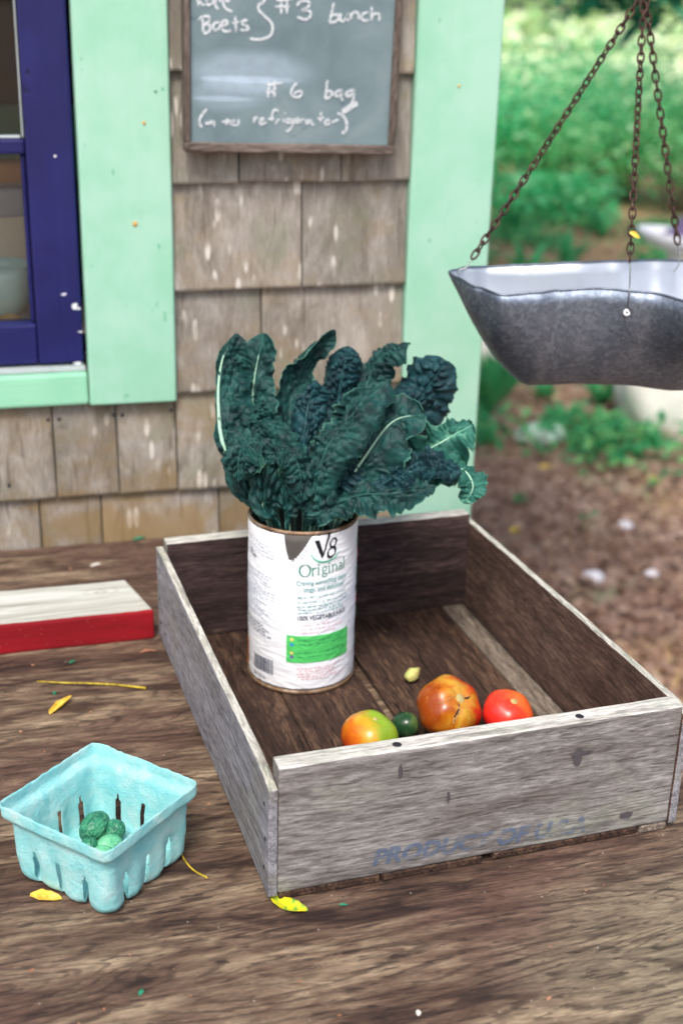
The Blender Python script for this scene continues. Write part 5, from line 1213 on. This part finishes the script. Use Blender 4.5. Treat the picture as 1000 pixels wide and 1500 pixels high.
# weeds
def weed(px, py, h, n, mat, label, seed, wide=.018, spread=.5):
    p = gpt(px, py); rr = random.Random(seed); t = empty('weed', p); tag(t, label, 'weed', 'weeds on the bare ground')
    for i in range(n):
        a = rr.uniform(0, 2*pi); L = h*rr.uniform(.6, 1.1); out = spread*rr.uniform(.3, 1); V = []; Fc = []; tone = []
        for k in range(7):
            q = k/6; w_ = wide*sin(pi*(q*.9+.08))*rr.uniform(.9, 1.1); c = Vector((cos(a)*out*L*q**1.3, sin(a)*out*L*q**1.3, L*(q-.35*out*q*q)-.01)); e = Vector((-sin(a), cos(a), 0))*w_
            V += [c-e, c+e]; tone += [rr.random()*.3+.35]*2
        Fc = [(2*k, 2*k+1, 2*k+3, 2*k+2) for k in range(6)]
        me = from_py(V, Fc); at_ = me.attributes.new('tone', 'FLOAT', 'POINT'); at_.data.foreach_set('value', tone); make('leaf_blade', me, mat, t)
    return t
for i, (px, py, h, n, wi, sp_, lb) in enumerate(((708, 625, .42, 22, .022, .55, 'tall dark weed clump beside the mint post'), (735, 590, .28, 16, .02, .7, 'leafy weed behind the kale tips right of the post'), (880, 600, .20, 14, .022, .8, 'green weed under the middle of the pan'),
        (915, 612, .16, 12, .02, .8, 'green weed left of the big pale boulder'), (948, 668, .12, 8, .03, .5, 'small bright weed in front of the big pale boulder'), (850, 560, .2, 14, .02, .8, 'weed showing just below the pan bottom'),
        (760, 560, .22, 14, .02, .8, 'yellowish weed below the left end of the pan'), (770, 420, .3, 16, .03, .8, 'low weed behind the left tip of the pan'), (830, 395, .3, 14, .03, .8, 'low weed above the rim left of the middle chain'), (855, 770, .07, 7, .012, .9, 'tiny seedling on the open earth'), (795, 590, .16, 14, .02, .9, 'weed between the flat greenish boulder and the pan'), (830, 620, .12, 12, .016, .9, 'low weed right of the flat greenish boulder'), (715, 660, .16, 12, .014, .9, 'low weed by the foot of the mint post'),
        (800, 470, .3, 16, .03, .9, 'weed hidden mostly behind the left part of the pan'), (745, 350, .35, 18, .03, .8, 'tall weed between the post and the left chain foot'), (880, 350, .32, 16, .03, .9, 'weed on the straw left of the middle chain foot'), (760, 740, .06, 8, .012, .9, 'seedling on the earth near the back corner of the crate'))):
    weed(px, py, h, n, M['weed'], lb, 300+i, wi, sp_)
# ground cover in loose green patches
rr = random.Random(91); pts = []
for _ in range(46):
    a = rr.uniform(.30, .66); dd = rr.uniform(4.4, 10.5); cx, cy = sin(a)*dd, cos(a)*dd; r_ = rr.uniform(.08, .32)
    for _ in range(int(150*r_/.2)):
        q = rr.gauss(0, .5)*r_, rr.gauss(0, .5)*r_; pts.append((cx+q[0], cy+q[1], G+.02+rr.random()*.09))
gc = leaf_cloud('ground_cover', pts, .055, M['weed'], None, 92); gc['kind'] = 'stuff'; tag(gc, 'loose patches of green ground cover on the earth', 'ground cover')
# litter of dead leaves
rr = random.Random(77); pts = []
for _ in range(20000):
    a = rr.uniform(.18, .75); dd = 2.0+rr.random()**1.5*8.5; x, y = sin(a)*dd, cos(a)*dd
    if x < .7 and y < 5: continue
    pts.append((x, y, G+.012+rr.random()*.02+.035*noise.noise((x*1.3, y*1.3, 0))))
lt = leaf_cloud('leaf_litter', pts, .045, M['litter'], None, 78); lt['kind'] = 'stuff'; tag(lt, 'dead brown leaves strewn over the bare earth', 'leaf litter')
for i, (px, py, L, lb) in enumerate(((914, 778, .022, 'white pebble on the earth, upper of the three right of the crate'), (866, 856, .03, 'widest white pebble on the earth right of the crate'), (952, 849, .018, 'white pebble on the earth, rightmost of the three'))):
    s = bmesh.new(); bmesh.ops.create_icosphere(s, subdivisions=3, radius=1)
    for v in s.verts: v.co = Vector((v.co.x*L*1.2, v.co.y*L*.9, v.co.z*L*.6))*(1+.15*noise.noise(v.co+Vector((i*7, 0, 0))))
    o = smooth(make('pebble', s, M['pebble'])); p = gpt(px, py); o.location = (p.x, p.y, G+L*.4+.012); tag(o, lb, 'pebble', 'white pebbles')
for i, (px, py, lb) in enumerate(((797, 699, 'yellow leaf on the earth just below the flat greenish boulder'), (955, 717, 'yellow leaf on the earth nearest the right edge, below the big boulder'), (898, 682, 'yellow leaf on the earth left of the small bright weed'), (754, 793, 'yellow leaf on the earth over the far rim of the crate side'))):
    p = gpt(px, py); o = scrap('fallen_leaf', 100, 100, .05, .03, M['gyl2'], i*1.3, lb, 'leaf', .6, seed=50+i, group='yellow leaves on the earth'); o.location = (p.x, p.y, G+.035)
# white dish on a post, far side of the pan, heaped with purple leaves
dp = at(992, 368, 5.3); dsh = empty('bird_bath', (dp.x, dp.y, G)); tag(dsh, 'shallow white bird bath dish on a post behind the far chain', 'bird bath'); KS = 2.25
d_ = smooth(make('dish', lathe([(a*KS, b*KS) for a, b in [(.00005, .012), (.03, .012), (.06, .018), (.078, .034), (.081, .033), (.062, .010), (.03, 0), (.00005, 0)]], 48), M['enamel'], dsh)); d_.location = (0, 0, dp.z-G); d_.rotation_euler = (0, .10, 0)
tube('post', [(0, 0, -.05), (0, 0, dp.z-G+.002)], .045, M['boulder'], dsh, 12)
def wad(x, y, rz_, label, seed, w_, L):
    V = []; Fc = []; n = 26; sa = []
    for i in range(n+1):
        for j in range(n+1):
            u = i/n-.5; v = j/n-.5; z = .09*(1-4*(u*u+v*v)*.9)+.05*noise.noise((u*4, v*4, seed))+.022*noise.noise((u*11, v*11, seed)); V.append((u*L*(1+.3*noise.noise((v*3, seed, 1))), v*w_*(1+.3*noise.noise((u*3, seed, 2))), max(z, 0))); sa.append(v*2)
    for i in range(n):
        for j in range(n): q = i*(n+1)+j; Fc.append((q, q+n+1, q+n+2, q+1))
    me = from_py(V, Fc); a = me.attributes.new('leaf_s', 'FLOAT', 'POINT'); a.data.foreach_set('value', sa)
    o = smooth(make('purple_leaf', me, M['purple'])); o.location = (dp.x+x, dp.y+y, dp.z+.034); o.rotation_euler = (0, .1, rz_); tag(o, label, 'leaf'); mods(o, 0, .001, 1)
wad(-.01, -.04, .4, 'crumpled purple leaf lying at the left in the white dish', 3, .17, .2); wad(.09, .04, 1.6, 'crumpled purple leaf lying at the right in the white dish', 8, .14, .16)
bpy.context.view_layer.update()
